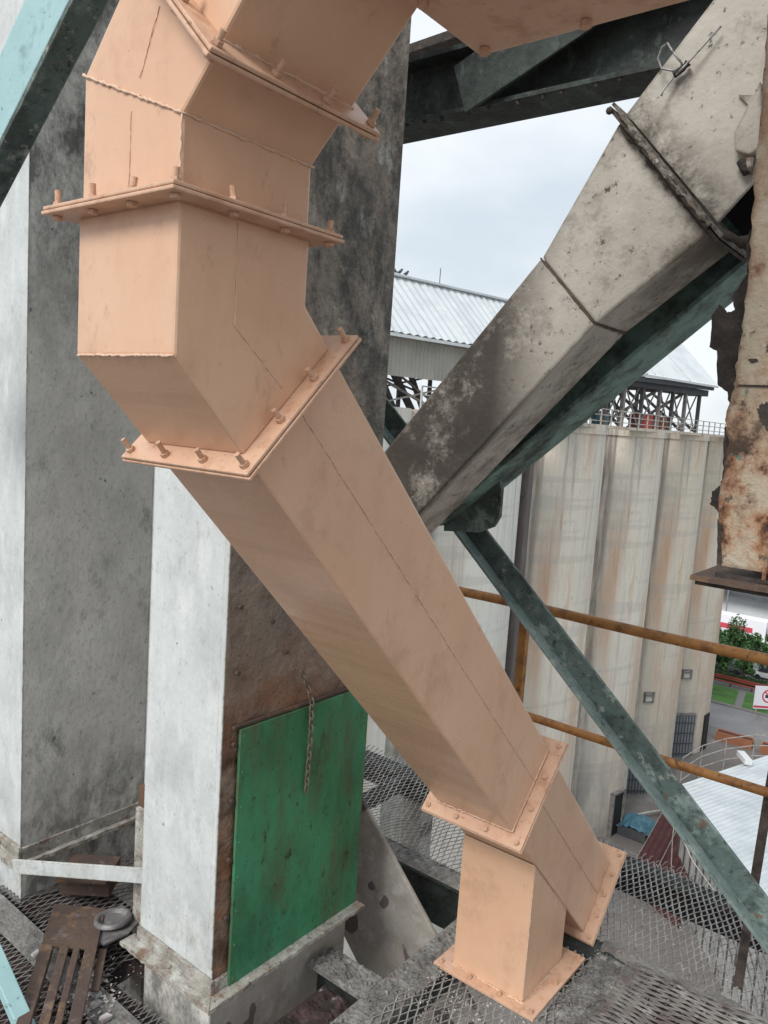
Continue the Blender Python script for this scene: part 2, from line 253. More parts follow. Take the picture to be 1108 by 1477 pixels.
M['fascia'] = mat('dark_fascia', (.06,.065,.075), [lay((.10,.10,.10), 1, .5, .7)], rough=.8)
M['pipe'] = mat('dark_downpipe', (.10,.085,.08), [lay((.16,.13,.12), (2,2,.4), .5, .7)], rough=.7)
M['ground'] = mat('yard_concrete_ground', (.19,.175,.165), [lay((.17,.155,.145), (.12,.12,.12), .4, .62, .9), lay((.32,.305,.29), (.4,.4,.4), .55, .7, .6), lay((.12,.10,.09), (1.2,1.2,1.2), .6, .7, .6)], rough=.95)
M['road'] = mat('grey_asphalt_road', (.20,.195,.20), [lay((.26,.25,.25), (.2,.2,.2), .45, .65, .8), lay((.13,.125,.13), (.5,.12,.5), .55, .66, .7, r=.75), lay((.30,.28,.27), (2,2,2), .6, .7, .6)], rough=.9)
M['grass'] = mat('mown_grass', (.055,.14,.03), [lay((.12,.13,.06), (1.1,1.1,1.1), .56, .7, .7, r=.7), lay((.10,.24,.045), (.8,.8,.8), .4, .65, .8), lay((.045,.11,.025), (3,3,3), .5, .65, .7)], rough=.95, bump=[((12,12,12), .8, .1)])
M['leaf'] = mat('tree_leaves', (.055,.13,.035), [lay((.09,.19,.055), 1.2, .45, .62, .9), lay((.03,.07,.022), 2.4, .5, .66, .8)], rough=.7)
M['bark'] = mat('bark', (.09,.07,.055), [], rough=.95)
M['hedge'] = mat('hedge_leaves', (.03,.065,.02), [lay((.06,.12,.03), 2, .5, .65, .8)], rough=.8)
M['redwood'] = mat('red_bench_paint', (.34,.06,.05), [], rough=.7)
M['planter'] = mat('orange_terracotta', (.34,.14,.075), [lay((.30,.11,.06), 2, .5, .65)], rough=.8)
M['wallwhite'] = mat('white_wall_render', (.62,.64,.65), [lay((.48,.50,.51), (.2,.2,.2), .45, .65, .7)], rough=.8)
M['winglass'] = mat('dark_window', (.05,.06,.065), [], rough=.3)
M['signwhite'] = mat('sign_white', (.78,.78,.82), [], rough=.6)
M['signred'] = mat('sign_red', (.55,.06,.09), [], rough=.6)
M['signblack'] = mat('sign_black', (.03,.03,.05), [], rough=.6)
M['redroof'] = mat('maroon_sheet_roof', (.075,.02,.022), [lay((.12,.045,.04), 1, .5, .65, .7), lay((.05,.02,.02), 2, .5, .7)], rough=.7)
M['bluetarp'] = mat('blue_tarp', (.05,.14,.20), [lay((.10,.22,.28), 2, .5, .65)], rough=.6)
M['greywall'] = mat('grey_sheet_wall', (.42,.43,.43), [lay((.20,.21,.21), (.8,.8,.8), .45, .65, .7)], rough=.7)
M['shutter'] = mat('grey_shutter', (.22,.24,.26), [], rough=.6)

# ================================================================ GROUND SETTING
ZG = -28.0
g = MB(); g.add([(-900,-600,ZG),(900,-600,ZG),(900,1500,ZG),(-900,1500,ZG)], [(0,1,2,3)])
tag(g.build('ground', M['ground']), None, None, kind='structure')
g = MB(); g.box((-120,84.5,ZG-.2),(160,92.4,ZG+.03)); tag(g.build('road', M['road']), None, None, kind='structure')
g = MB(); g.box((-120,92.4,ZG-.2),(160,93.0,ZG+.16)); tag(g.build('kerb', M['dust']), None, None, kind='structure')
g = MB(); g.box((-60,93.0,ZG-.2),(40,99.4,ZG+.1)); tag(g.build('lawn', M['grass']), None, None, kind='structure')
g = MB(); g.prism([(-20.9,93.0),(-20.1,93.0),(-21.2,99.4),(-22.0,99.4)], 2, ZG+.05, ZG+.13); tag(g.build('path', M['dust']), None, None, kind='structure')
g = MB(); g.box((-120,99.4,ZG-.2),(160,101.4,ZG+.06)); tag(g.build('pavement', M['dust']), None, None, kind='structure')
g = MB(); g.box((-120,104.2,ZG-.2),(160,126,ZG+.04)); tag(g.build('car_park', M['road']), None, None, kind='structure')

# ================================================================ SILOS
def silo(cx, cy, R_, mt, label, door=None, win=None):
    t = thing('concrete_silo', label, 'silo', (cx, cy, ZG), 'row of concrete silos')
    n = 96; m = MB(); z0, z1 = ZG, 2.0
    zs = [z0, z1]
    vs = [(cx+R_*math.cos(2*math.pi*k/n), cy+R_*math.sin(2*math.pi*k/n), z) for z in zs for k in range(n)]
    m.add(vs, [(k, (k+1) % n, n+(k+1) % n, n+k) for k in range(n)] + [tuple(n+k for k in range(n))])
    m.build('wall', mt, t, smooth=False)
    m = MB(); R2 = R_+.12
    vs = [(cx+r*math.cos(2*math.pi*k/n), cy+r*math.sin(2*math.pi*k/n), z) for r, z in ((R2,1.55),(R2,2.15),(R_-.3,2.15),(R_-.3,1.55)) for k in range(n)]
    m.add(vs, [(j*n+k, j*n+(k+1) % n, ((j+1) % 4)*n+(k+1) % n, ((j+1) % 4)*n+k) for j in range(4) for k in range(n)])
    m.build('rim', mt, t)
    def onwall(a, z): return Vector((cx+R_*math.cos(a), cy+R_*math.sin(a), z))
    if door:
        a, w_, h_, kind = door
        o = Vector((math.cos(a), math.sin(a), 0)); s_ = Vector((-math.sin(a), math.cos(a), 0)); p = onwall(a, ZG)
        m = MB(); m.bar(p+o*.03+Vector((0,0,0)), p+o*.03+Vector((0,0,h_)), w_, .3, up=o); f = m.build('door', M['shutter'] if kind == 'bars' else M['black'], t)
        m = MB()
        for q in (-w_/2-.06, w_/2+.06): m.bar(p+o*.1+s_*q, p+o*.1+s_*q+Vector((0,0,h_+.1)), .14, .34, up=o)
        m.bar(p+o*.1+s_*(-w_/2-.12)+Vector((0,0,h_+.1)), p+o*.1+s_*(w_/2+.12)+Vector((0,0,h_+.1)), .34, .16, up=(0,0,1)); m.build('frame', M['midsteel'], f)
        if kind == 'bars':
            m = MB()
            for i in range(9):
                q = -w_/2+w_*i/8; m.bar(p+o*.24+s_*q, p+o*.24+s_*q+Vector((0,0,h_)), .05, .05, up=o)
            for i in range(4): m.bar(p+o*.27-s_*w_/2+Vector((0,0,h_*(i+.3)/4)), p+o*.27+s_*w_/2+Vector((0,0,h_*(i+.3)/4)), .05, .07)
            m.build('bars', M['dksteel'], f)
    if win:
        a, z, w_, h_ = win
        o = Vector((math.cos(a), math.sin(a), 0)); s_ = Vector((-math.sin(a), math.cos(a), 0)); p = onwall(a, z)
        m = MB()
        m.bar(p-s_*w_/2+o*.06, p-s_*w_/2+o*.06+Vector((0,0,h_)), .1, .24, up=o); m.bar(p+s_*w_/2+o*.06, p+s_*w_/2+o*.06+Vector((0,0,h_)), .1, .24, up=o)
        for q in (0, h_*.7, h_): m.bar(p-s_*w_/2*1.2+o*.08+Vector((0,0,q)), p+s_*w_/2*1.2+o*.08+Vector((0,0,q)), .26, .1)
        f = m.build('window', M['midsteel'], t)
        m = MB(); m.bar(p+o*.01, p+o*.01+Vector((0,0,h_)), w_, .08, up=o); m.build('pane', M['silo_white'], f)
    return t
SX, SY, SS = -25.0, 35.2, 10.6
R_ = 5.29
def wang(k, px, py):
    """angle on silo k's wall of the first hit of the sight line through a photo pixel"""
    r = RI*((px-554)/FOC) + DN*((py-738.5)/FOC) + fw
    cx, cy = SX, SY+SS*k
    a = r.x**2+r.y**2; b = 2*(-r.x*cx-r.y*cy); c = cx*cx+cy*cy-R_*R_
    D = b*b-4*a*c; t = (-b-math.sqrt(max(D, 0)))/(2*a)
    p = CAM+r*t; return math.atan2(p.y-cy, p.x-cx), p.z
a2, _ = wang(3, 915, 1125); a3, _ = wang(4, 978, 1082); a1, _ = wang(2, 886, 1180); a4, _ = wang(4, 1013, 1085)
w2, z2 = wang(3, 935, 1012); w3, z3 = wang(4, 990, 978)
silo(SX, SY-2*SS, R_, M['silo_white'], 'nearest pale silo, almost wholly behind the white column with the green door')
silo(SX, SY-SS, R_, M['silo_white'], 'pale silo seen in slivers between the green door and the orange chute')
silo(SX, SY, R_, M['silo_white'], 'whitish silo just left of the dark vertical downpipe')
silo(SX, SY+SS, R_, M['silo'], 'widest visible silo, cream with faint rust streaks, right of the dark downpipe')
silo(SX, SY+2*SS, R_, M['silo'], 'silo with dark vertical streaks and a narrow dark opening at its foot', door=(a1, 1.3, 3.2, 'dark'))
silo(SX, SY+3*SS, R_, M['silo_grey'], 'rust coloured silo with small low window and barred gate, partly behind the green angle brace', door=(a2, 2.2, 3.8, 'bars'), win=(w2, z2, .75, .8))
t4 = silo(SX, SY+4*SS, R_, M['silo_grey'], 'farthest silo at the right end of the row beside the trees', door=(a3, 2.4, 4.0, 'bars'), win=(w3, z3, .8, .8))
p = Vector((SX+R_*math.cos(a4), SY+4*SS+R_*math.sin(a4), ZG)); m = MB(); m.bar(p, p+Vector((0,0,3.6)), 1.2, .2, up=(math.cos(a4), math.sin(a4), 0)); m.build('doorway', M['black'], t4)
# flat deck over the silo tops
g = MB(); g.box((SX-R_*.6, SY-3*SS, 1.6),(SX+R_*.6, SY+4.45*SS, 2.1))
tag(g.build('silo_roof_slab', M['silo_grey']), 'flat concrete slab joining the tops of the silos', 'roof slab')
# downpipe at the left silo edge
t = thing('downpipe', 'dark brown vertical downpipe running down the whitish silo', 'pipe', (-20.6, SY+4.6, ZG))
pa = wang(1, 757, 760); 
pc = Vector((SX+ (R_+.22)*math.cos(math.radians(30)), SY+(R_+.22)*math.sin(math.radians(30)), 0))
m = MB(); m.bar((pc.x, pc.y, ZG+4),(pc.x, pc.y, 1.6), .50, .62, up=(1,0,0)); m.build('duct', M['pipe'], t)
for z in range(-22, 1, 5): m = MB(); m.bar((pc.x-.1, pc.y, z),(pc.x-.1, pc.y, z+.25), .75, .5, up=(1,0,0)); m.build('bracket', M['dksteel'], t)
# railing on the silo tops
t = thing('silo_railing', 'pale tubular railing along the tops of the silos', 'railing', (-20.3, 50, 2.0))
yy = 28.0; rp = []
while yy < 84: rp.append(yy); yy += 1.6
proto = None
for y in rp:
    if proto is None:
        m = MB(); m.bar((-20.3, y, 2.0),(-20.3, y, 3.15), .07, .07, up=(0,1,0)); proto = m.build('post', M['palerail'], t, loc=(-20.3, y, 2.0))
    else:
        c = proto.copy(); COL.objects.link(c); c.location = proto.location+Vector((0, y-rp[0], 0))
m = MB()
for z in (2.4, 2.78, 3.15): m.bar((-20.3, 28, z),(-20.3, 83.6, z), .055, .055)
m.build('rails', M['palerail'], t)
m = MB(); m.box((-20.7, 28, 1.95),(-19.65, 83.6, 2.14)); m.build('walkway', M['silo_grey'], t)

# ---- gallery above the silos
GA = Vector((-26.45, 31.5, 0)); GB = Vector((-20.0, 68.3, 0)); GD = (GB-GA).normalized(); GN = Vector((GD.y, -GD.x, 0))   # GN points to the camera side
GL = (GB-GA).length
def gp(s_, o_, z): return GA+GD*s_+GN*o_+Vector((0,0,z))
t = thing('conveyor_gallery', 'long grey building with corrugated metal roof on trestles above the silos', 'building', tuple(gp(0,0,2.1)))
EZ, RZ, RO = 6.3, 9.75, -3.4
m = MB(); s_ = -14.0; prof = []
step = .60; i = 0
vs = []; fs = []
S0, S1 = -14.0, GL+.3
n = int((S1-S0)/step*2)
for i in range(n+1):
    q = S0+(S1-S0)*i/n; b = .10 if i % 2 else 0
    up = Vector((0,0,b)); vs += [gp(q, .35, EZ-.2)+up, gp(q, RO, RZ)+up, gp(q, 2*RO-.35, EZ-.2)+up]
for i in range(n):
    a = i*3; fs += [(a, a+3, a+4, a+1), (a+1, a+4, a+5, a+2)]
m.add(vs, fs); m.build('roof', M['roof'], t)
for q in np.arange(S0, S1, 5.2): m = MB(); m.bar(gp(q, .36, EZ-.12), gp(q, RO+.02, RZ+.08), .10, .05); m.build('roof_joint', M['roof'], t)
m = MB(); m.bar(gp(S0, RO, RZ+.1), gp(S1, RO, RZ+.1), .5, .12); m.build('ridge_cap', M['roof'], t)
m = MB(); m.bar(gp(S0, .28, EZ-.28), gp(S1, .28, EZ-.28), .12, .16); m.build('gutter', M['roof'], t)
# cladding on the near part
m = MB(); n = int(20/.16); vs = []; fs = []
q0, q1 = .9, 14.5
n = int((q1-q0)/.15)
for i in range(n+1):
    q = q0+(q1-q0)*i/n; b = .09 if i % 2 else 0
    vs += [gp(q, -.5+b, 3.95), gp(q, -.5+b, EZ-.35)]
fs = [(2*i, 2*i+2, 2*i+3, 2*i+1) for i in range(n)]
m.add(vs, fs); m.build('wall', M['clad'], t)
# dark fascia girders under the far eave
m = MB(); m.bar(gp(13, .05, EZ-.75), gp(GL, .05, EZ-.42), .2, .35, up=(0,0,1)); m.bar(gp(13, -1.2, EZ-.85), gp(GL, -1.2, EZ-.85), 1.8, .5); m.build('fascia', M['fascia'], t)
m = MB(); m.bar(gp(-6, -6.6, 5.3), gp(GL*.62, -6.6, 5.3), .3, 1.4); m.build('back_wall', M['fascia'], t)
# trestle posts and braces
pq = [-9,-4.5,.5,15.2,18,20.5,22.8,25,27.5,30,32,34,36.3]
for k, q in enumerate(pq):
    for o_ in (-.5, -6.2):
        m = MB(); z1 = EZ-.6
        m.bar(gp(q, o_, 2.1), gp(q, o_, z1), .26 if k != 2 else .32, .2, up=GD); m.build('post', M['rustpost'] if k == 2 else M['midsteel'] if k % 2 else M['dksteel'], t)
    if k+1 < len(pq):
        r = pq[k+1]
        for a, b, z0, z1 in ((q, r, 2.2, 5.6), (r, q, 2.2, 5.6)):
            m = MB(); m.bar(gp(a, -.62, z0), gp(b, -.62, z1), .085, .085); m.build('brace', M['midsteel'], t)
            
            if z0 and k % 2 == 0: m = MB(); m.bar(gp(a, -6.1, z0), gp(b, -6.1, z1), .11, .11); m.build('brace', M['dksteel'], t)
for k, q in enumerate(pq):
    m = MB(); m.bar(gp(q, -.7, 2.3), gp(q+2.6, -6.2, 5.4), .18, .18); m.build('brace', M['dksteel'], t)
    if k % 2: m = MB(); m.bar(gp(q+1, -.9, 5.5), gp(q-3.2, -3.5, 2.2), .22, .2); m.build('brace', M['midsteel'], t)
    m = MB(); m.bar(gp(q, -.5, 5.5), gp(q, -6.2, 5.5), .2, .2); m.build('cross_beam', M['dksteel'], t)
for (a0, oa, za, b0, ob, zb2, w2_, mt) in ((.6,-.8,5.4,5.2,-3.5,2.2,.34,'dksteel'), (2.2,-1.4,5.4,7.6,-4.4,2.2,.34,'dksteel'), (6.4,-.9,2.2,1.2,-2.6,4.6,.14,'midsteel'), (4.4,-2.2,5.6,9.2,-5.0,2.2,.28,'dksteel'), (-.6,-2.2,5.4,3.6,-5.4,2.2,.3,'dksteel'), (8.2,-2.0,2.2,3.4,-3.4,5.2,.12,'midsteel'), (9.5,-1.0,5.5,13.5,-4,2.2,.26,'dksteel')):
    m = MB(); m.bar(gp(a0,oa,za), gp(b0,ob,zb2), w2_, w2_); m.build('brace', M[mt], t)
for q_ in (1.5, 4.0, 6.2, 8.8, 11.0):
    m = MB(); m.bar(gp(q_,-4.2,2.1), gp(q_,-4.2,5.6), .2, .2, up=GD); m.build('post', M['dksteel'], t)
# machinery on the silo roof
def drum(px, q, r, h, mt, lab):
    p = gp(q, -1.3, 2.12); m = MB(); n = 20
    m.add([(p.x+rr*math.cos(2*math.pi*k/n), p.y+rr*math.sin(2*math.pi*k/n), p.z+z) for rr, z in ((r,0),(r*1.04,h*.12),(r,h*.2),(r,h*.85),(r*1.04,h),(r*.3,h*1.1)) for k in range(n)],
          [(j*n+k, j*n+(k+1) % n, (j+1)*n+(k+1) % n, (j+1)*n+k) for j in range(5) for k in range(n)]+[tuple(5*n+k for k in range(n))])
    tag(m.build('machine_drum', mt), lab, 'drum')
drum(0, 14.5, .75, 1.2, M['planter'], 'orange drum standing behind the silo railing, left of the trestles')
drum(0, 23.5, .6, 1.0, M['bluetarp'], 'blue drum behind the silo railing under the trestles')
drum(0, 29.0, .9, 1.1, M['redwood'], 'rust red drum behind the silo railing, right part')
drum(0, 32.0, .6, 1.0, M['planter'], 'small orange drum farthest right behind the silo railing')
# antenna on the ridge and birds
tag(MB().tube([gp(8.2, RO, RZ), gp(8.2, RO, RZ+1.1)], .025, 6).build('antenna', M['dksteel']), 'thin antenna rod standing on the gallery roof ridge', 'antenna')
birds = []
for i, q in enumerate((1.6, 2.1, 2.7, 3.3, 3.8, 4.5, 4.9, 5.4)):
    p = gp(q, RO, RZ+.17); m = MB(); k = .8+.3*random.random(); h = random.choice((-1, 1))
    pts = [p+GD*h*(-.24*k)+Vector((0,0,.10)), p+GD*h*(-.10*k)+Vector((0,0,.13)), p+Vector((0,0,.16*k)), p+GD*h*.10*k+Vector((0,0,.25*k)), p+GD*h*.15*k+Vector((0,0,.33*k)), p+GD*h*.20*k+Vector((0,0,.34*k)), p+GD*h*.27*k+Vector((0,0,.32*k))]
    m.tube(pts, [.02,.06,.10,.085,.06,.05,.008], 8)
    m.tube([p+Vector((0,0,.1)), p-Vector((0,0,.01))], .012, 4)
    tag(m.build('bird', M['dksteel'], smooth=True), 'small dark bird perched on the ridge of the gallery roof', 'bird', 'birds on the roof ridge')

# ================================================================ YARD BELOW (right)
def corr_roof(name, mt, A, B, D, rib, amp, parent):
    """corrugated sheet: A->B eave, D = vector up the slope"""
    A = Vector(A); B = Vector(B); D = Vector(D); n = int((B-A).length/rib)*4; vs = []; fs = []
    for i in range(n+1):
        p = A.lerp(B, i/n); h = amp*max(0, math.sin(2*math.pi*i/4)) ; vs += [p+Vector((0,0,h)), p+D+Vector((0,0,h))]
    fs = [(2*i, 2*i+2, 2*i+3, 2*i+1) for i in range(n)]
    m = MB(); m.add(vs, fs); return m.build(name, mt, parent)
t = thing('silver_roof_shed', 'large low shed with bright silver ribbed roof beside the silos', 'shed', (-12, 52, ZG))
A = at(978,1133,2,-21.0); B = at(1112,1352,2,-21.0); B = B+(B-A)*.35
q1, q2_ = at(1000,1213,2,-21.0), at(1100,1180,2,-21.0); Dv = (q2_-q1).normalized()*26+Vector((0,0,1.2))
corr_roof('roof', M['silver'], A, B, Dv, .42, .075, t)
m = MB(); n = 70; vs = []
A2 = A+Vector((.5,.1,-.12)); B2 = B+Vector((.3,.2,-.12))
dd = (B2-A2); nn = Vector((-dd.y, dd.x, 0)).normalized()
for i in range(n*2+1):
    p = A2.lerp(B2, i/(2*n))+nn*(.02 if i % 4 < 2 else 0); vs += [Vector((p.x, p.y, ZG)), p]
m.add(vs, [(2*i, 2*i+2, 2*i+3, 2*i+1) for i in range(2*n)]); m.build('wall', M['greywall'], t)
for i in range(0, 18):
    p = A2.lerp(B2, i/17)-nn*.03; m = MB(); m.bar((p.x,p.y,ZG),(p.x,p.y,-21.3), .05, .12, up=(B2-A2)); m.build('wall_post', M['dksteel'], t)
m = MB(); e = A+Vector((0,0,-.1)); m.bar(A+Vector((-.05,0,-.1)), B+Vector((-.05,0,-.1)), .2, .2); m.build('gutter', M['palerail'], t)
va = at(1068,1086,2,-20.3); m = MB(); m.bar(va, va+(B-A).normalized()*1.6, .5, .35); m.build('roof_vent', M['wallwhite'], t)
# guard rails beyond the shed
t = thing('yard_handrail', 'pale tubular handrail curving along the road behind the silver roof', 'railing', (-15, 74, ZG))
pts = [Vector((-18.4,66.5,ZG)), Vector((-18.0,70.5,ZG)), Vector((-16.9,74.0,ZG)), Vector((-15.2,77.0,ZG)), Vector((-12.6,79.6,ZG)), Vector((-9,81.5,ZG))]
for z in (1.0, 2.0, 3.0):
    MB().tube([p+Vector((0,0,z)) for p in pts], .045, 8).build('rail', M['palerail'], t)
for i, p in enumerate(pts): MB().tube([p, p+Vector((0,0,3.0))], .045, 8).build('post', M['palerail'], t)
# maroon roofed lean-to, tarp, barrel, pipes
t = thing('maroon_roof_hut', 'small hut with maroon corrugated roof at the foot of the silos', 'hut', (-16, 54, ZG))
hA = at(915,1243,2,-25.9); hB = at(985,1300,2,-25.9); hD = at(958,1172,2,-25.9)-hA+Vector((0,0,.4))
corr_roof('roof', M['redroof'], hA, hB, hD, .45, .09, t)
m = MB(); q = [hA+(hB-hA)*.04+hD*.04, hB-(hB-hA)*.04+hD*.04, hB-(hB-hA)*.04+hD*.94, hA+(hB-hA)*.04+hD*.94]; m.prism([(v.x,v.y) for v in q], 2, ZG, -26.05); m.build('wall', M['redroof'], t)
for f in (.02, .42, .8):
    m = MB(); m.bar(hA+(hB-hA)*f+Vector((0,0,.13)), hA+(hB-hA)*f+hD*1.02+Vector((0,0,.13)), .06, .06); m.build('roof_batten', M['midsteel'], t)
m = MB(); nb = 12; vs = []
for i in range(nb+1):
    for j in range(7):
        x = -19.6+i*.2; y = 55.6+j*.42; vs.append((x, y, ZG+.75+.7*math.sin(i/nb*math.pi)*math.sin((j+.5)/7*math.pi)+random.uniform(-.12,.12)))
m.add(vs, [(i*7+j, i*7+j+1, (i+1)*7+j+1, (i+1)*7+j) for i in range(nb) for j in range(6)])
tt = thing('tarp_covered_stack', 'crumpled blue tarp over a low stack beside the maroon roof', 'tarp', (-18.6, 56.8, ZG)); m.build('tarp', M['bluetarp'], tt)
MB().box((-19.5,55.7,ZG),(-17.4,57.9,ZG+.8)).build('stack', M['fascia'], tt)
m = MB(); p = Vector((-18.0,60.9,ZG))
m.tube([p+Vector((0,0,.6)), p+Vector((.15,.05,.6)), p+Vector((1.2,.8,.6)), p+Vector((1.3,.85,.6)), p+Vector((2.3,1.6,.6))], [.55,.62,.58,.62,.6], 20)
tag(m.build('dark_red_drum', M['redroof'], smooth=True), 'dark red drum lying on its side at the foot of the silos', 'drum')
m = MB(); m.tube([(-19.6,57.9,ZG+.5),(-18.4,60.2,ZG+.55),(-16.8,62.6,ZG+.5)], .09, 8)
tag(m.build('ground_pipe', M['palerail']), 'thin pale pipe lying on the yard by the silo foot', 'pipe')
m = MB(); m.prism([(-20.4,49.5),(-18.5,50.2),(-18.8,53.2),(-20.2,53.0)], 2, ZG, ZG+.5)
tag(m.build('concrete_plinth', M['dust'], bevel=.05), 'low concrete plinth against the foot of the silo', 'plinth')
# loose cables by the shed corner
for P_, lab in (([(976,1175,-21),(972,1200,-22.5),(970,1240,-24.5),(974,1290,-27)], 'white cable sagging down the corner of the grey wall'), ([(980,1190,-21),(1000,1235,-22.0),(1040,1290,-22.5),(1075,1330,-22.0)], 'thin grey cable strung across the grey ribbed wall')):
    q = [at(px, py, 2, z)+Vector((.1,-.5,0)) for px, py, z in P_]
    tag(MB().tube(q, .035, 6).build('cable', M['palerail'], smooth=True), lab, 'cable')
# planters and benches
def planter(x, y, label, w_=2.6):
    t = thing('planter_box', label, 'planter', (x, y, ZG), 'orange planter boxes by the yard')
    m = MB(); m.box((x-w_/2, y-.5, ZG),(x+w_/2, y-.42, ZG+.9)); m.box((x-w_/2, y+.42, ZG),(x+w_/2, y+.5, ZG+.9)); m.box((x-w_/2, y-.42, ZG),(x-w_/2+.08, y+.42, ZG+.9)); m.box((x+w_/2-.08, y-.42, ZG),(x+w_/2, y+.42, ZG+.9)); m.build('box', M['planter'], t)
    m = MB(); m.box((x-w_/2+.08, y-.42, ZG),(x+w_/2-.08, y+.42, ZG+.75)); m.build('soil', M['reddirt'], t)
planter(-17.9, 81.6, 'long orange planter box nearer the silo foot', 3.4); planter(-14.6, 81.5, 'round-ended orange planter box to its right', 1.6); planter(-15.4, 88.9, 'small brown planter standing at the far kerb', 1.3)
tb = thing('red_bench', 'long red painted bench along the far side of the lawn', 'bench', (-21.5, 100.1, ZG))
for q in range(3): MB().bar((-26.0,100.0+q*.16,ZG+.55),(-18.2,100.0+q*.16,ZG+.55), .12, .06).build('seat_slat', M['redwood'], tb)
for q in range(2): MB().bar((-26.0,100.55,ZG+.85+q*.25),(-18.2,100.55,ZG+.85+q*.25), .06, .16).build('back_slat', M['redwood'], tb)
for x in (-25.6,-23.2,-20.8,-18.6): MB().bar((x,100.1,ZG),(x,100.1,ZG+.55), .1, .5, up=(0,1,0)).build('leg', M['dksteel'], tb)
# warning sign on the lawn
sp = Vector((-17.6, 93.6, ZG))
t = thing('warning_sign', 'white sign board with red prohibition circle on the lawn', 'sign', tuple(sp))
f_ = Vector((.62,-.78,0)).normalized(); r_ = Vector((f_.y*-1, f_.x, 0))
b = lambda u, z, o=0: sp+r_*u+Vector((0,0,z))+f_*o
m = MB(); m.add([b(-1.6,.5),b(1.6,.5),b(1.6,3.1),b(-1.6,3.1),b(-1.6,.5,-.08),b(1.6,.5,-.08),b(1.6,3.1,-.08),b(-1.6,3.1,-.08)], [(0,1,2,3),(4,7,6,5),(0,4,5,1),(1,5,6,2),(2,6,7,3),(3,7,4,0)]); m.build('board', M['signwhite'], t)
m = MB(); n = 32; vs = [b(rr*math.cos(2*math.pi*k/n), 2.0+rr*math.sin(2*math.pi*k/n), .012) for rr in (.62,.78) for k in range(n)]
m.add(vs, [(k, (k+1) % n, n+(k+1) % n, n+k) for k in range(n)]); m.build('red_ring', M['signred'], t)
m = MB(); m.add([b(-.42,1.8,.01),b(.1,1.75,.01),b(.42,1.85,.01),b(.45,2.15,.01),b(.1,2.25,.01),b(-.1,2.1,.01),b(-.42,2.15,.01)], [tuple(range(7))]); m.build('pictogram', M['signblack'], t)
m = MB(); m.add([b(-.52,2.42,.02),b(-.42,2.52,.02),b(.52,1.58,.02),b(.42,1.48,.02)], [(0,1,2,3)]); m.build('slash', M['signred'], t)
m = MB(); m.add([b(-1.6,.62,.012),b(1.6,.62,.012),b(1.6,.86,.012),b(-1.6,.86,.012)], [(0,1,2,3)]); m.build('red_band', M['signred'], t)
for u in (-1.2, 1.2): MB().bar(b(u,0,-.15), b(u,2.9,-.15), .1, .1, up=f_).build('post', M['palerail'], t)
# trees
def leafcloud(m, c, rx, rz, n, sz):
    cl = [(Vector((random.gauss(0,.45)*rx, random.gauss(0,.45)*rx, random.gauss(0,.42)*rz)), random.uniform(.25,.5)*rx) for _ in range(16)]
    for _ in range(n):
        q, rr = random.choice(cl); d = Vector((random.gauss(0,1), random.gauss(0,1), random.gauss(0,.8))).normalized()*rr*random.uniform(.55,1.05)
        p = Vector(c)+q+d; a = Vector((random.gauss(0,1), random.gauss(0,1), random.gauss(0,1))).normalized(); b_ = a.cross(Vector((random.gauss(0,1), random.gauss(0,1), 1.3))).normalized(); s = sz*random.uniform(.6,1.3)
        m.add([p-a*s, p+b_*s*.45, p+a*s, p-b_*s*.45], [(0,1,2,3)])
def tree(x, y, h, r, label):
    t = thing('street_tree', label, 'tree', (x, y, ZG), 'round trees beyond the lawn')
    m = MB(); k = h*.45; m.tube([(x,y,ZG),(x+.05,y,ZG+k*.5),(x-.08,y+.1,ZG+k)], [.2,.16,.13], 8)
    for q in range(5):
        a = q*1.3; m.tube([(x-.08,y+.1,ZG+k*.85),(x+math.cos(a)*r*.35,y+math.sin(a)*r*.35,ZG+k+h*.16),(x+math.cos(a)*r*.6,y+math.sin(a)*r*.6,ZG+k+h*.32)], [.1,.06,.03], 6)
    m.build('trunk', M['bark'], t)
    m = MB(); leafcloud(m, (x,y,ZG+h*.68), r, h*.3, 2600, .24); m.build('crown', M['leaf'], t)
tree(-24.8, 97.2, 5.6, 1.9, 'leafy tree closest to the silos, at the left end of the lawn')
tree(-25.6, 107.5, 5.9, 2.5, 'broad tree behind the red bench, left of the white sign')
tree(-21.4, 107.2, 6.3, 2.6, 'tall tree behind the lawn to the right, crown touching its neighbour')
tree(-30.2, 111.5, 5.4, 2.3, 'tree half hidden behind the edge of the farthest silo')
tree(-17.6, 104.5, 3.6, 1.7, 'low bushy tree at the right edge of the lawn')
tree(-22.6, 103.2, 3.7, 1.0, 'small thin tree standing right behind the red bench')
tree(-17.6, 109.0, 6.3, 2.6, 'tall tree at the right edge of the picture behind the lawn')
m = MB()
for _ in range(5200):
    p = Vector((random.uniform(-36,-19.6), random.uniform(101.6,102.6), ZG+random.uniform(.05,1.2))); a = Vector((random.gauss(0,1), random.gauss(0,1), random.gauss(0,1))).normalized(); c = a.cross(Vector((0,.3,1))).normalized()
    m.add([p-a*.14, p+c*.08, p+a*.14, p-c*.08], [(0,1,2,3)])
t = thing('clipped_hedge', 'dark clipped hedge behind the red bench', 'hedge', (-28, 102, ZG)); m.build('leaves', M['hedge'], t)
MB().box((-36,101.7,ZG),(-19.6,102.5,ZG+1.05)).build('branches', M['hedge'], t)
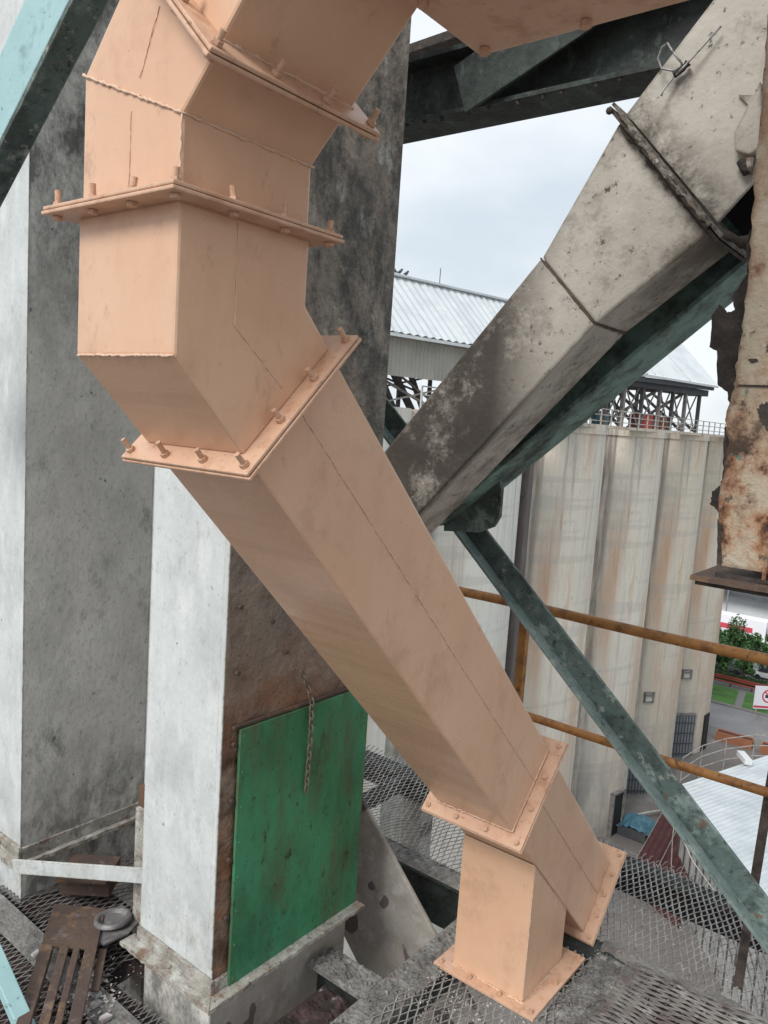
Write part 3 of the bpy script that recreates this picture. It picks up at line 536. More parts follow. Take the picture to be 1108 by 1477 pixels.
# parked vans / white building
def car(x, y, mt, label, L_=4.3):
    t = thing('parked_car', label, 'car', (x, y, ZG), 'cars parked beyond the trees')
    m = MB(); m.prism([(y-.8,ZG+.3),(y+.8,ZG+.3),(y+.85,ZG+.8),(y+.65,ZG+1.0),(y-.65,ZG+1.0),(y-.85,ZG+.8)], 0, x-L_/2, x+L_/2); m.build('body', mt, t, bevel=.12)
    m = MB(); m.add([(x-1.5,y-.7,ZG+1.0),(x+1.2,y-.7,ZG+1.0),(x+1.2,y+.7,ZG+1.0),(x-1.5,y+.7,ZG+1.0),(x-1.1,y-.58,ZG+1.5),(x+.7,y-.58,ZG+1.5),(x+.7,y+.58,ZG+1.5),(x-1.1,y+.58,ZG+1.5)], [(0,3,2,1),(4,5,6,7),(0,1,5,4),(1,2,6,5),(2,3,7,6),(3,0,4,7)]); m.build('cabin', M['winglass'], t, bevel=.06)
    for sx in (-1.35, 1.35):
        for sy in (-.8, .8): MB().tube([(x+sx,y+sy-.1,ZG+.33),(x+sx,y+sy+.1,ZG+.33)], .33, 16).build('wheel', M['black'], t)
car(-25.5, 107.0, M['fascia'], 'dark car parked under the trees nearest the silo'); car(-20.3, 107.3, M['wallwhite'], 'white car parked under the trees on the right')
t = thing('delivery_truck', 'long white truck with a red band parked before the white building', 'truck', (-29, 124, ZG))
MB().box((-36,122.8,ZG+1.0),(-24.6,125.2,ZG+4.0)).build('cargo_box', M['signwhite'], t, bevel=.05)
MB().box((-35.6,122.76,ZG+2.0),(-26.4,122.795,ZG+2.75)).build('red_band', M['signred'], t)
m = MB(); m.prism([(-24.4,ZG+.7),(-22.2,ZG+.7),(-22.2,ZG+1.9),(-22.8,ZG+3.1),(-24.4,ZG+3.1)], 1, 122.9, 125.1); m.build('cab', M['signwhite'], t, bevel=.08)
m = MB(); m.box((-23.7,122.86,ZG+1.9),(-22.8,122.895,ZG+2.8)); m.build('cab_window', M['winglass'], t)
for x in (-34.5,-33.3,-26.6,-23.3):
    for y in (122.95, 125.05): MB().tube([(x,y-.15,ZG+.5),(x,y+.15,ZG+.5)], .5, 16).build('wheel', M['black'], t)
MB().box((-36,123.1,ZG+.6),(-22.4,124.9,ZG+1.0)).build('chassis', M['black'], t)
t = thing('white_building', 'white rendered building with a barred window and grey canopy', 'building', (-20, 140, ZG))
MB().box((-70,134,ZG),(20,150,ZG+17)).build('wall', M['wallwhite'], t)
MB().box((-70,131.6,ZG+5.3),(20,133.99,ZG+5.9)).build('canopy', M['fascia'], t)
MB().box((-70,133.6,ZG+6.0),(20,133.98,ZG+6.5)).build('ledge', M['midsteel'], t)
for x in (-47,-37.8,-29.2,-20,-11):
    f = MB().box((x,133.75,ZG+8.4),(x+3.4,133.99,ZG+10.4)).build('window', M['winglass'], t)
    m = MB()
    for q in range(8): m.box((x+q*.46,133.55,ZG+8.3),(x+q*.46+.1,133.7,ZG+10.5))
    for z in (8.3,9.4,10.4): m.box((x,133.5,ZG+z),(x+3.4,133.55,ZG+z+.12))
    m.build('grille', M['midsteel'], f)
# outside stair against the white building, next to the silo edge
t = thing('steel_staircase', 'grey steel staircase on the white building beside the silo edge', 'staircase', (-36, 132, ZG))
m = MB()
for q in range(16): m.box((-40+q*.38,130.2,ZG+6+q*.3),(-39.55+q*.38,131.4,ZG+6.06+q*.3))
m.build('steps', M['midsteel'], t)
MB().bar((-40,130.2,ZG+5.9),(-33.6,130.2,ZG+10.9), .12, .3).build('stringer', M['midsteel'], t)
MB().bar((-40,130.2,ZG+7.0),(-33.6,130.2,ZG+12.0), .08, .08).build('handrail', M['midsteel'], t)
MB().box((-33.6,130.2,ZG+10.8),(-32,133.5,ZG+10.95)).build('landing', M['midsteel'], t)
for x in (-39.6,-36.6,-33.6,-32.2): MB().bar((x,130.4,ZG),(x,130.4,ZG+12), .15, .15, up=(1,0,0)).build('post', M['midsteel'], t)

# ================================================================ THE CHUTE
XL, XR = -1.175, -.925
Y0, Y1 = .685, .94
def q2(s_, d_): return ((s_-d_)/2, (s_+d_)/2)       # s = a+z, d = z-a  ->  (a, z)
ch = thing('discharge_chute', 'freshly painted peach orange square steel chute with bolted flanges', 'chute', (-1.05, 2.13, 0))
O = M['orange']; OB = M['orange_brushed']; OF = M['orange_flange']
OV = .04
def flange(c, u, v, hu, hv, th=.012, plates=2, studs=(), name='flange'):
    """square flange plate, centre c, half sizes hu/hv along u/v; studs = list of (fu, fv, up, down)"""
    c = Vector(c); u = Vector(u).normalized(); v = Vector(v).normalized(); n = u.cross(v).normalized()
    m = MB(); e = .0035
    for k in range(plates):
        o = (k-(plates-1)/2)*(th/plates+ .0012); h = th/plates/2; j = -.002 if k else 0
        vs = [c+u*a*(hu+j)+v*b_*(hv+j)+n*(o+z) for z in (-h, h) for a, b_ in ((-1,-1),(1,-1),(1,1),(-1,1))]
        m.add(vs, [(0,3,2,1),(4,5,6,7),(0,1,5,4),(1,2,6,5),(2,3,7,6),(3,0,4,7)])
    f = m.build(name, OF, ch, bevel=.0018)
    for fu, fv, up, dnl in studs:
        b_ = MB(); p = c+u*fu+v*fv; w1 = th/2+.0012
        tl = (u*random.uniform(-.10,.10)+v*random.uniform(-.10,.10)+n).normalized()
        if up: b_.tube([p+n*(w1), p+n*(w1+.0065)], .0080, 6); b_.tube([p+n*w1, p+tl*(w1+up*random.uniform(.75,1.05))], .0045, 10)
        if dnl: b_.tube([p-n*(w1), p-n*(w1+dnl*.85)], .0080, 6)
        b_.build('bolt', M['bolt'], f)
    return f, n
def ring(hu, hv, inset, nu, nv, up, dn):
    out = []
    for i in range(nu):
        a = -hu+inset+(2*hu-2*inset)*i/(nu-1)
        out += [(a, -hv+inset, up, dn), (a, hv-inset, up, dn)]
    for i in range(1, nv-1):
        b_ = -hv+inset+(2*hv-2*inset)*i/(nv-1)
        out += [(-hu+inset, b_, up, dn), (hu-inset, b_, up, dn)]
    return out
XC, YC = (XL+XR)/2, (Y0+Y1)/2
HX, HY = (XR-XL)/2, (Y1-Y0)/2
# straight piece + elbow between flange 1 (z = 1.98) and flange 2
p = [(Y0,1.975),(Y0,1.765),q2(2.45,.805),q2(2.81,.805),(Y1,1.87),(Y1,1.975)]
m = MB(); m.prism(p, 0, XL, XR); m.mi[3] = 1
m.build('lower_elbow', [O, OB], ch, bevel=.005)
# upper elbow between flange 1 and flange 0: bends in the XZ plane
UX = XL+.005
p = [(XR-.002,1.985),(XR-.002,2.086),q2(1.295,3.012),q2(1.295,3.356),(UX,2.182),(UX,1.985)]
MB().prism(p, 1, Y0+.002, Y1-.002).build('upper_elbow', O, ch, bevel=.005)
p = [q2(1.308,3.012),q2(2.5,3.012),q2(2.5,3.356),q2(1.308,3.356)]
MB().prism(p, 1, Y0, Y1).build('top_duct', O, ch, bevel=.005)
# slanted duct
p = [q2(2.45,.79),q2(2.45,-1.238),q2(2.81,-1.238),q2(2.81,.79)]
m = MB(); m.prism(p, 0, XL, XR)
for k, f in enumerate(m.f):
    if k == 2: m.mi[k] = 1
m.build('sloping_duct', [O, OB], ch, bevel=.006)
p = [q2(2.45,-1.252),q2(2.45,-2.412),q2(2.81,-2.412),q2(2.81,-1.252)]
MB().prism(p, 0, XL+.001, XR-.001).build('end_duct', O, ch, bevel=.005)
p = [(2.0,.012),(2.0,.447),(2.262,.185),(2.262,.012)]
MB().prism(p, 0, XL+.004, XR+.0).build('outlet_duct', O, ch, bevel=.004)
# flanges
SU, SD = .025, .007
flange((XC, YC, 1.98), (1,0,0), (0,1,0), HX+OV, HY+OV, studs=ring(HX+OV, HY+OV, .018, 4, 4, SU, SD))
c = q2(1.3015, 3.184); flange((c[0], YC, c[1]), (1,0,-1), (0,1,0), .172/math.sqrt(2)*1.0+.045, HY+OV, studs=ring(.172/math.sqrt(2)+.045, HY+OV, .018, 4, 4, SU, SD))
c = q2(2.63, .7975); flange((XC, c[0], c[1]), (1,0,0), (0,1,1), HX+OV, .18/math.sqrt(2)+OV, studs=[(a, b_, .029, .007) for a, b_, _, _ in ring(HX+OV, .18/math.sqrt(2)+OV, .018, 4, 4, 0, 0)])
c = q2(2.63, -1.245); flange((XC, c[0], c[1]), (1,0,0), (0,1,1), HX+OV, .18/math.sqrt(2)+OV, studs=ring(HX+OV, .18/math.sqrt(2)+OV, .02, 4, 4, .010, .008))
c = q2(2.65, -2.42); flange((XC, c[0], c[1]), (1,0,0), (0,1,1), HX+OV, .18/math.sqrt(2)+OV, studs=ring(HX+OV, .18/math.sqrt(2)+OV, .02, 4, 5, .009, .008))
flange((XC+.004, 2.146, .006), (1,0,0), (0,1,0), HX+OV+.010, .180, th=.011, plates=1, studs=ring(HX+OV+.010, .180, .018, 4, 3, .012, 0))
# side inlet from above, with its square flange seen from below
flange((-.52, .875, 2.25), (1,0,0), (0,1,0), .178, .175, th=.008, plates=1, studs=ring(.178, .175, .02, 3, 3, .01, .010), name='inlet_flange')
MB().prism([(-.652,2.256),(-.388,2.256),(-.388,2.75),(-.652,2.75)], 1, .745, 1.005).build('inlet_duct', O, ch, bevel=.004)
# weld beads
def weld(pts, r=.0028, jit=.5):
    P_ = []
    for a, b_ in zip(pts[:-1], pts[1:]):
        a = Vector(a); b_ = Vector(b_); n = max(2, int((b_-a).length/.006))
        for i in range(n): P_.append(a.lerp(b_, i/n)+Vector([random.uniform(-.0009,.0009) for _ in range(3)]))
    P_.append(Vector(pts[-1])); m = MB(); m.tube(P_, [r*.62*random.uniform(1-jit, 1+jit) for _ in P_], 6); m.build('weld_seam', M['weld'], ch, smooth=True)
e = .0005
weld([(UX, Y0, 2.182), (XR, Y0, 2.086), (XR, Y1, 2.086)], .0035)
weld([(XR, Y0, 1.99), (XR, Y0, 2.084)], .0032)
a, b_ = q2(2.64, .75), q2(2.665, -1.22); weld([(XR+e, a[0], a[1]), (XR+e, b_[0], b_[1])], .0022)
a, b_ = q2(2.64, -1.26), q2(2.64, -2.38); weld([(XR, a[0], a[1]), (XR, b_[0], b_[1])], .002)
weld([(XR+e, .79, 1.965), (XR+e, .792, 1.82), (XR+e, .895, 1.735)], .0016, .3)
for s_ in (2.45,):
    a = q2(s_, .775); b_ = q2(2.81, .785); weld([(XL, a[0], a[1]+.0), (XR, a[0]+.004, a[1]+.012), (XR, b_[0], b_[1]+.012)], .0035)
a = q2(2.45, -1.225); b_ = q2(2.81, -1.225); weld([(XL, a[0]-.003, a[1]), (XR, a[0]-.003, a[1]+.002), (XR, b_[0]-.003, b_[1]+.002)], .003)
weld([(XL, 1.999, .013), (XR+.001, 1.999, .013), (XR+.001, 2.262, .013)], .0035)
weld([(XR, 2.0, .02), (XR, 2.0, .44), (XR, 2.26, .187)], .0022)
weld([(UX, Y0, 1.988), (XR, Y0, 1.988), (XR, Y1, 1.988)], .003)
a = q2(1.312, 3.012); weld([(a[0], Y0, a[1]), (a[0], Y1, a[1])], .004)
weld([(XL+.002, Y0, 1.765), (XR-.002, Y0, 1.765)], .0030)
a, b_ = (-1.075, 2.03), (-1.02, 2.20)
weld([(-1.045, Y0+.001, 2.0), (-1.045, Y0+.001, 2.11)], .0011, .2); weld([(-1.025, Y0+.001, 2.15), (-.985, Y0+.001, 2.235)], .0011, .2)

# ================================================================ COLUMNS
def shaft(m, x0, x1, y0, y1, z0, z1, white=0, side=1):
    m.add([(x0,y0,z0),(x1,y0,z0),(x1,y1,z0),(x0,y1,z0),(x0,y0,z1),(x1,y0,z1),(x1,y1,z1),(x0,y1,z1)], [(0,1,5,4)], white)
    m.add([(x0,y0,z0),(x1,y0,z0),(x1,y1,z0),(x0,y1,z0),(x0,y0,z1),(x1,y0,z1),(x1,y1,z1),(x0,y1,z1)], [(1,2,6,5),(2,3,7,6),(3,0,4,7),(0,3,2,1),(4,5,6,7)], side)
def rough_plate(m, x0, x1, y0, y1, z0, z1, n=30, jit=.004):
    """thin ledge whose outer rim wanders, made of short blocks"""
    pass
# -- left column
c1 = thing('box_column', 'leftmost tall white painted column with mildewed grey side, shade painted in', 'column', (-2.68, 1.5, 0), 'white painted steel columns')
CX1, CY1 = -2.465, 1.27
m = MB(); shaft(m, CX1-.43, CX1, CY1, CY1+.49, .13, 5.2); m.build('shaft', [M['white'], M['white_dirt_shade']], c1, bevel=.004)
m = MB(); shaft(m, CX1-.42, CX1-.008, CY1+.008, CY1+.48, -3.0, .09); m.build('plinth', [M['white'], M['white_dirt_shade']], c1, bevel=.006)
def ledge(parent, x0, x1, y0, y1, z, out, th=.012, lip=.045, jit=.002, tail=.0):
    """angle-iron skirt round a box column: flat plate standing out plus an upright lip, flaky outer edge"""
    m = MB(); path = [(x0-out*.5, y0-out), (x1+out, y0-out), (x1+out, y1+tail)]
    inner = [(x0-out*.5, y0), (x1, y0), (x1, y1+tail)]
    for k in range(2):
        n = 26; P0, P1, Q0, Q1 = path[k], path[k+1], inner[k], inner[k+1]; vs = []
        for i in range(n+1):
            f = i/n; j = random.uniform(-jit, jit); nx, ny = ((0,-1) if k == 0 else (1,0))
            a = (P0[0]+(P1[0]-P0[0])*f, P0[1]+(P1[1]-P0[1])*f); b_ = (Q0[0]+(Q1[0]-Q0[0])*f, Q0[1]+(Q1[1]-Q0[1])*f)
            if i in (0, n): j = 0
            zz = random.uniform(-.002, .002)
            vs += [(a[0]+nx*j, a[1]+ny*j, z-th/2+zz), (a[0]+nx*j, a[1]+ny*j, z+th/2+zz), (b_[0], b_[1], z+th/2), (b_[0], b_[1], z-th/2)]
        fs = [(i*4+q, (i+1)*4+q, (i+1)*4+(q+1) % 4, i*4+(q+1) % 4) for i in range(n) for q in range(4)] + [(0,1,2,3), (n*4+3,n*4+2,n*4+1,n*4)]
        m.add(vs, fs)
    m.build('ledge', M['ledge'], parent)
    m = MB(); m.box((x0, y0-.012, z+th/2),(x1+.012, y0-.001, z+th/2+lip)); m.box((x1+.001, y0-.001, z+th/2),(x1+.012, y1+tail, z+th/2+lip*.9)); m.build('skirt', M['ledge'], parent, bevel=.002)
ledge(c1, CX1-.43, CX1, CY1, CY1+.49, .115, .035, .014, .05, .004, .0)
# -- column with green door
CX2, CY2, CW2, CD2 = -1.54, 1.34, .335, .60
c2 = thing('box_column', 'white painted column with rusty side and green access door', 'column', (-1.7, 1.6, 0), 'white painted steel columns')
m = MB(); shaft(m, CX2-CW2, CX2, CY2, CY2+CD2, .115, 5.2); m.build('shaft', [M['white'], M['rust_face']], c2, bevel=.004)
m = MB(); shaft(m, CX2-CW2+.012, CX2-.014, CY2+.012, CY2+CD2-.012, -3.0, .085, 0, 1); m.build('plinth', [M['white_dirt_shade'], M['stained_conc']], c2, bevel=.006)
ledge(c2, CX2-CW2, CX2, CY2, CY2+CD2, .088, .052, .011, .04, .002, .0)
# edge cover angle between white face and rusty face
m = MB(); m.box((CX2-.020, CY2-.0045, .16),(CX2-.0, CY2-.0005, 4.6)); m.build('corner_strip', M['white'], c2, bevel=.001)
# door: corner pixels of the photograph put it on the plane x = CX2 + .015
def dY(px, py): p = at(px, py, 0, CX2+.016); return (p.y, p.z)
d0, d1, d2_, d3 = dY(333,1422), dY(513,1308), dY(532,990), dY(344,1052)
ya, yb = (d0[0]+d3[0])/2, (d1[0]+d2_[0])/2; za, zb = (d0[1]+d1[1])/2, (d2_[1]+d3[1])/2
m = MB(); m.prism([(ya,za),(yb,za),(yb,zb),(ya,zb)], 0, CX2+.008, CX2+.018); dr = m.build('door', M['green_door'], c2, bevel=.0015)
m = MB()
for z in np.linspace(za+.03, zb-.02, 8): m.tube([(CX2+.018, ya+.013, z),(CX2+.0215, ya+.013, z)], .005, 8)
for z in np.linspace(za+.03, zb-.02, 8): m.tube([(CX2+.018, yb-.013, z),(CX2+.0215, yb-.013, z)], .0045, 8)
m.build('rivets', M['green_door'], dr)
m = MB(); m.box((CX2+.0005, ya-.02, zb+.002),(CX2+.012, yb+.005, zb+.012)); m.build('drip_edge', M['rustplate'], c2, bevel=.002)
for z in (.30,.47,.64,.80,1.0,1.18): 
    MB().tube([(CX2+.0005, CY2+.035, z),(CX2+.012, CY2+.035, z)], .007, 8).build('rivet', M['rustplate'], c2)
for y, z in ((1.50,1.12),(1.62,1.16),(1.46,1.30),(1.56,1.02),(1.75,.97),(1.81,1.03),(1.68,1.1)):
    MB().tube([(CX2+.0002, y, z),(CX2+.006, y, z)], .006, 10).build('rivet', M['rustplate'], c2)
# dark strip added as the shaded gap between the columns, beside column 2
m = MB(); m.bar((-1.99,1.50,-.4),(-1.99,1.50,3.4), .035, .03, up=(1,0,0)); tag(m.build('gap_shade_strip', M['darkpost']), 'narrow dark strip standing for the shaded gap between the two white columns', 'upright')
m = MB(); p0 = at(190,1345,1,1.42); p1 = at(193,1180,1,1.42)
m.prism([(p0.x-.0,-.35),(p0.x+.06,-.35),(p0.x+.06,.42),(p0.x,.42)], 1, 1.42, 1.435); tag(m.build('grey_flat_post', M['ledge'], bevel=.002), 'short dusty grey flat post beside the white column foot', 'post')
# white flat bar between columns
m = MB(); a = Vector((-2.44, 1.235, .125)); b_ = Vector((-1.893, 1.385, .262)); m.bar(a, b_, .008, .048, up=(0,0,1))
tag(m.build('white_flat_bar', M['white'], bevel=.0015), 'white flat bar tying the leftmost column to the middle column', 'bar')

# chain
cht = thing('hanging_chain', 'short rusty chain hanging down in front of the green door', 'chain', (CX2+.02, 1.62, .9))
cp = [at(436,972,0,CX2+.022), at(444,990,0,CX2+.022), at(450,1010,0,CX2+.03), at(449,1050,0,CX2+.032), at(446,1090,0,CX2+.03), at(442,1140,0,CX2+.028)]
def along(P_, s_):
    for a, b_ in zip(P_[:-1], P_[1:]):
        l = (b_-a).length
        if s_ <= l: return a.lerp(b_, s_/l), (b_-a).normalized()
        s_ -= l
    return P_[-1], (P_[-1]-P_[-2]).normalized()
tot = sum((b_-a).length for a, b_ in zip(cp[:-1], cp[1:])); pitch = .0205; k = 0; s_ = 0
while s_ < tot:
    p, d = along(cp, s_); u = Vector((1,0,0)) if k % 2 else Vector((0,1,0)); u = (u-d*u.dot(d)).normalized()
    P_ = []
    for i in range(17):
        a = 2*math.pi*i/16; P_.append(p+d*(.0135*math.cos(a))+u*(.0078*math.sin(a)))
    MB().tube(P_, .0024, 6, cap=False).build('link', M['chain'], cht, smooth=True); k += 1; s_ += pitch

# ================================================================ BRACES BEHIND THE CHUTE
# beige box brace
k19 = 1.7/1.9
t = thing('box_brace', 'thick beige painted diagonal box brace rising to the upper right', 'brace', (-1.0, 1.8, 1.6))
BY0, BY1 = 1.70, 1.88
def sc(x, z): return (x*k19, 1.7+(z-1.7)*k19)
lo = [sc(-1.346,1.438), sc(-.859,1.968)]; sl = (lo[1][1]-lo[0][1])/(lo[1][0]-lo[0][0])
hi = [sc(-1.491,1.631), sc(-1.026,2.14), sc(-.602,2.642)]; sh = (hi[2][1]-hi[0][1])/(hi[2][0]-hi[0][0])
bl = lambda x: lo[0][1]+sl*(x-lo[0][0])
bh = lambda x: hi[1][1]+sh*(x-hi[1][0])
xj0, xj1 = at(858,467,1,BY0).x, at(780,372,1,BY0).x       # joint line
xs0 = CX2-.02
f0, f1 = at(1022,335,1,BY0), at(893,175,1,BY0)             # upper end flange
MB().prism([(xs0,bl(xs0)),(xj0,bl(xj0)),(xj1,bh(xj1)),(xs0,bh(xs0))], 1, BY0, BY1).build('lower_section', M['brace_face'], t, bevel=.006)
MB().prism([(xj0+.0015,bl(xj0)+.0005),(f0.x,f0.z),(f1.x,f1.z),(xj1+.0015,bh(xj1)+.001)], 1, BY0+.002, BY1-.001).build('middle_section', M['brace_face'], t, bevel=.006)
def rod(pts, r, name, mt, par, jit=.25):
    P_ = []
    for a, b_ in zip(pts[:-1], pts[1:]):
        a = Vector(a); b_ = Vector(b_); n = max(2, int((b_-a).length/.012))
        for i in range(n): P_.append(a.lerp(b_, i/n))
    P_.append(Vector(pts[-1])); m = MB(); m.tube(P_, [r*random.uniform(1-jit, 1+jit) for _ in P_], 8); return m.build(name, mt, par, smooth=True)
rod([(xj1,BY0,bh(xj1)),(xj0,BY0,bl(xj0)),(xj0,BY1,bl(xj0))], .0026, 'weld_seam', M['rustplate'], t, .5)
# end plates of the joint
d = Vector((f1.x-f0.x, 0, f1.z-f0.z)).normalized(); nrm = Vector((d.z, 0, -d.x))
if nrm.x < 0: nrm = -nrm
a = Vector((f0.x,0,f0.z))-d*.035; b_ = Vector((f1.x,0,f1.z))+d*.03
for o_, w_ in ((.004,.007),(.014,.007)):
    m = MB(); pr_ = [(a.x+nrm.x*(o_-w_/2), a.z+nrm.z*(o_-w_/2)), (b_.x+nrm.x*(o_-w_/2), b_.z+nrm.z*(o_-w_/2)), (b_.x+nrm.x*(o_+w_/2), b_.z+nrm.z*(o_+w_/2)), (a.x+nrm.x*(o_+w_/2), a.z+nrm.z*(o_+w_/2))]
    m.prism(pr_, 1, BY0-.022, BY1+.02); m.build('end_plate', M['flake'] if o_ < .01 else M['crust'], t, bevel=.001)
rod([(f1.x+d.x*.026,BY0-.018,f1.z+d.z*.026),(f1.x+d.x*.016,BY0-.030,f1.z+d.z*.018)], .007, 'bolt', M['flake'], t)
rod([Vector((f1.x+nrm.x*.009,BY0-.023,f1.z+nrm.z*.009)).lerp(Vector((f0.x+nrm.x*.009,BY0-.023,f0.z+nrm.z*.009)), i/9)+Vector((random.uniform(-.003,.003),0,random.uniform(-.003,.003))) for i in range(10)], .0055, 'rust_crust', M['crust'], t, .75)
rod([Vector((f1.x,BY0-.006,f1.z)).lerp(Vector((f0.x,BY0-.006,f0.z)), i/14)+Vector((random.uniform(-.004,.004),0,random.uniform(-.004,.004))) for i in range(15)], .0055, 'rust_crust', M['flake'], t, .8)
# section beyond the joint
u0 = Vector((f0.x,0,f0.z))+nrm*.02; u1 = Vector((f1.x,0,f1.z))+nrm*.02
ext = Vector((1,0,1.19)).normalized()
MB().prism([(u0.x,u0.z+.006),(u0.x+ext.x*.9,u0.z+ext.z*.9),(u1.x+ext.x*.9,u1.z+ext.z*.9),(u1.x,u1.z)], 1, BY0+.001, BY0+.012).build('upper_face_plate', M['concrete'], t, bevel=.001)
MB().prism([(u1.x+.014,u1.z-.014),(u1.x+ext.x*.9+.014,u1.z+ext.z*.9-.014),(u1.x+ext.x*.9,u1.z+ext.z*.9),(u1.x,u1.z)], 1, BY0+.013, BY1).build('upper_top_plate', M['concrete'], t)
MB().prism([(u0.x+.02,u0.z),(u0.x+ext.x*.9,u0.z+ext.z*.9),(u1.x+ext.x*.9,u1.z+ext.z*.9-.02),(u1.x+.02,u1.z-.02)], 1, BY1-.012, BY1).build('shade_back_plate', M['black'], t)  # black plate stands for the shadow inside the hollow brace
g1 = at(1060,205,1,BY0-.01)
MB().prism([(at(1062,195,1,BY0).x,at(1062,195,1,BY0).z),(at(1100,120,1,BY0).x,at(1100,120,1,BY0).z),(at(1104,215,1,BY0).x,at(1104,215,1,BY0).z),(at(1085,228,1,BY0).x,at(1085,228,1,BY0).z),(at(1064,222,1,BY0).x,at(1064,222,1,BY0).z)], 1, BY0-.02, BY0).build('lug', M['concrete'], t, bevel=.004)
rod([at(1068,232,1,BY0-.012), at(1078,250,1,BY0-.012)], .008, 'lug_bolt', M['flake'], t)
rod([at(1082,228,1,BY0-.012), at(1080,248,1,BY0-.012)], .007, 'lug_bolt', M['ledge'], t)
rod([at(1046,338,1,BY0-.03), at(1070,350,1,BY0-.03), at(1092,345,1,BY0-.02)], .009, 'broken_stub', M['flake'], t, .45)
m = MB(); q = [at(*p_,1,BY0-.001) for p_ in ((1066,138),(1094,139),(1084,156))]; m.prism([(v.x, v.z) for v in q], 1, BY0-.006, BY0+.0005); m.build('patch', M['ledge'], t)
# wire tied round the brace
t = thing('wire_loop', 'loose grey wire tied in a loop round the beige brace', 'wire', tuple(at(975,95,1,BY0)))
for P_ in ([(1040,38),(1018,62),(1000,82),(985,98),(975,108),(972,104),(985,92)], [(985,96),(970,102),(954,99),(949,84),(955,68),(963,62),(970,74),(984,92)], [(975,108),(966,118),(957,130),(954,138)]):
    P2 = [at(x,y,1,BY0-.015-.004*i) for i, (x,y) in enumerate(P_)]
    MB().tube(P2, .0022, 6).build('strand', M['wire'], t, smooth=True)
rod([at(972,108,1,BY0-.014), at(985,99,1,BY0-.014), at(993,90,1,BY0-.014)], .007, 'knot', M['flake'], t, .3)

# green beam behind the brace underside
t = thing('green_beam', 'mossy green steel beam running behind the beige brace', 'beam', (-1.0, 2.0, 1.7))
GY0, GY1 = 1.93, 2.10
a0, a1 = at(692,700,1,GY0), at(1078,378,1,GY0); ddx = (a1-a0); n_ = Vector((-ddx.z,0,ddx.x)).normalized()
A = a0-ddx*.25; B = a1+ddx*.5
MB().prism([(A.x,A.z),(B.x,B.z),(B.x+n_.x*.012,B.z+n_.z*.012),(A.x+n_.x*.012,A.z+n_.z*.012)], 1, GY0, GY1).build('bottom_flange', M['greenbeam'], t, bevel=.002)
MB().prism([(A.x+n_.x*.012,A.z+n_.z*.012),(B.x+n_.x*.012,B.z+n_.z*.012),(B.x+n_.x*.2,B.z+n_.z*.2),(A.x+n_.x*.2,A.z+n_.z*.2)], 1, GY0+.08, GY0+.09).build('web', M['greenbeam'], t)
MB().prism([(A.x+n_.x*.2,A.z+n_.z*.2),(B.x+n_.x*.2,B.z+n_.z*.2),(B.x+n_.x*.212,B.z+n_.z*.212),(A.x+n_.x*.212,A.z+n_.z*.212)], 1, GY0, GY1).build('top_flange', M['greenbeam'], t)
# gusset
m = MB(); P_ = [(640,766),(690,768),(712,760),(721,745),(724,705),(720,688),(708,682),(690,690),(640,720)]; q = [at(x,y,1,2.02) for x,y in P_]
m.prism([(v.x,v.z) for v in q], 1, 2.02, 2.034); tag(m.build('gusset_plate', M['dkteal'], bevel=.002), 'dark gusset plate where the green braces meet behind the beige brace', 'plate')
# green diagonal angle
t = thing('angle_brace', 'long mossy teal angle iron brace sloping down to the lower right', 'brace', (-.8, 2.15, .9))
DY_ = 2.15
r0, r1 = at(709,778,1,DY_), at(1108,1292,1,DY_); l0, l1 = at(650,753,1,DY_), at(1098,1366,1,DY_)
dm = ((r1-r0).normalized()+(l1-l0).normalized()).normalized()
cR = (r0+r1)/2; cL = (l0+l1)/2; nn = Vector((dm.z,0,-dm.x)); 
if nn.x < 0: nn = -nn
wd = abs((cR-cL).dot(nn)); wd *= .80; cc = cR-nn*wd/2
A = cc-dm*1.75; B = cc+dm*.95
prA = [(-wd/2,0),(wd/2,0)]
def slab(p0, p1, nv, a0, a1, y0, y1):
    q = [p0+nv*a0, p1+nv*a0, p1+nv*a1, p0+nv*a1]; m = MB(); m.prism([(v.x,v.z) for v in q], 1, y0, y1); return m
slab(A, B, nn, -wd/2, wd/2, DY_, DY_+.010).build('wide_leg', M['dkteal'], t, bevel=.0015)
slab(A, B, nn, -wd/2-.0005, -wd/2+.009, DY_-.045, DY_-.0005).build('lower_leg', M['ltteal'], t, bevel=.0015)
# railing
t = thing('guard_railing', 'rusty yellow pipe guard railing at the edge of the platform', 'railing', (-.9, 2.52, 0))
RY = 2.52
def rpipe(z, x0, x1, r, y=RY):
    P_ = [(x0+(x1-x0)*i/24, y, z+.002*math.sin(i*.9)) for i in range(25)]; return MB().tube(P_, r, 14)
rpipe(1.062, -2.6, .9, .0175).build('top_rail', M['rail'], t, smooth=True)
rpipe(.662, -2.6, .9, .0150).build('mid_rail', M['rail'], t, smooth=True)
MB().bar((-1.30,RY+.01,0),(-1.30,RY+.01,1.05), .03, .03, up=(0,1,0)).build('post', M['rail'], t, bevel=.002)
MB().bar((-.462,RY+.03,0),(-.445,RY+.03,.66), .026, .010, up=(0,1,0)).build('post', M['darkpost'], t)
MB().bar((-.445,RY+.03,.66),(-.43,RY+.03,1.06), .026, .010, up=(0,1,0)).build('post', M['darkpost'], t)
m = MB(); m.bar((.62,RY+.03,0),(.62,RY+.03,1.06), .04, .012, up=(0,1,0)); m.build('post', M['darkpost'], t)

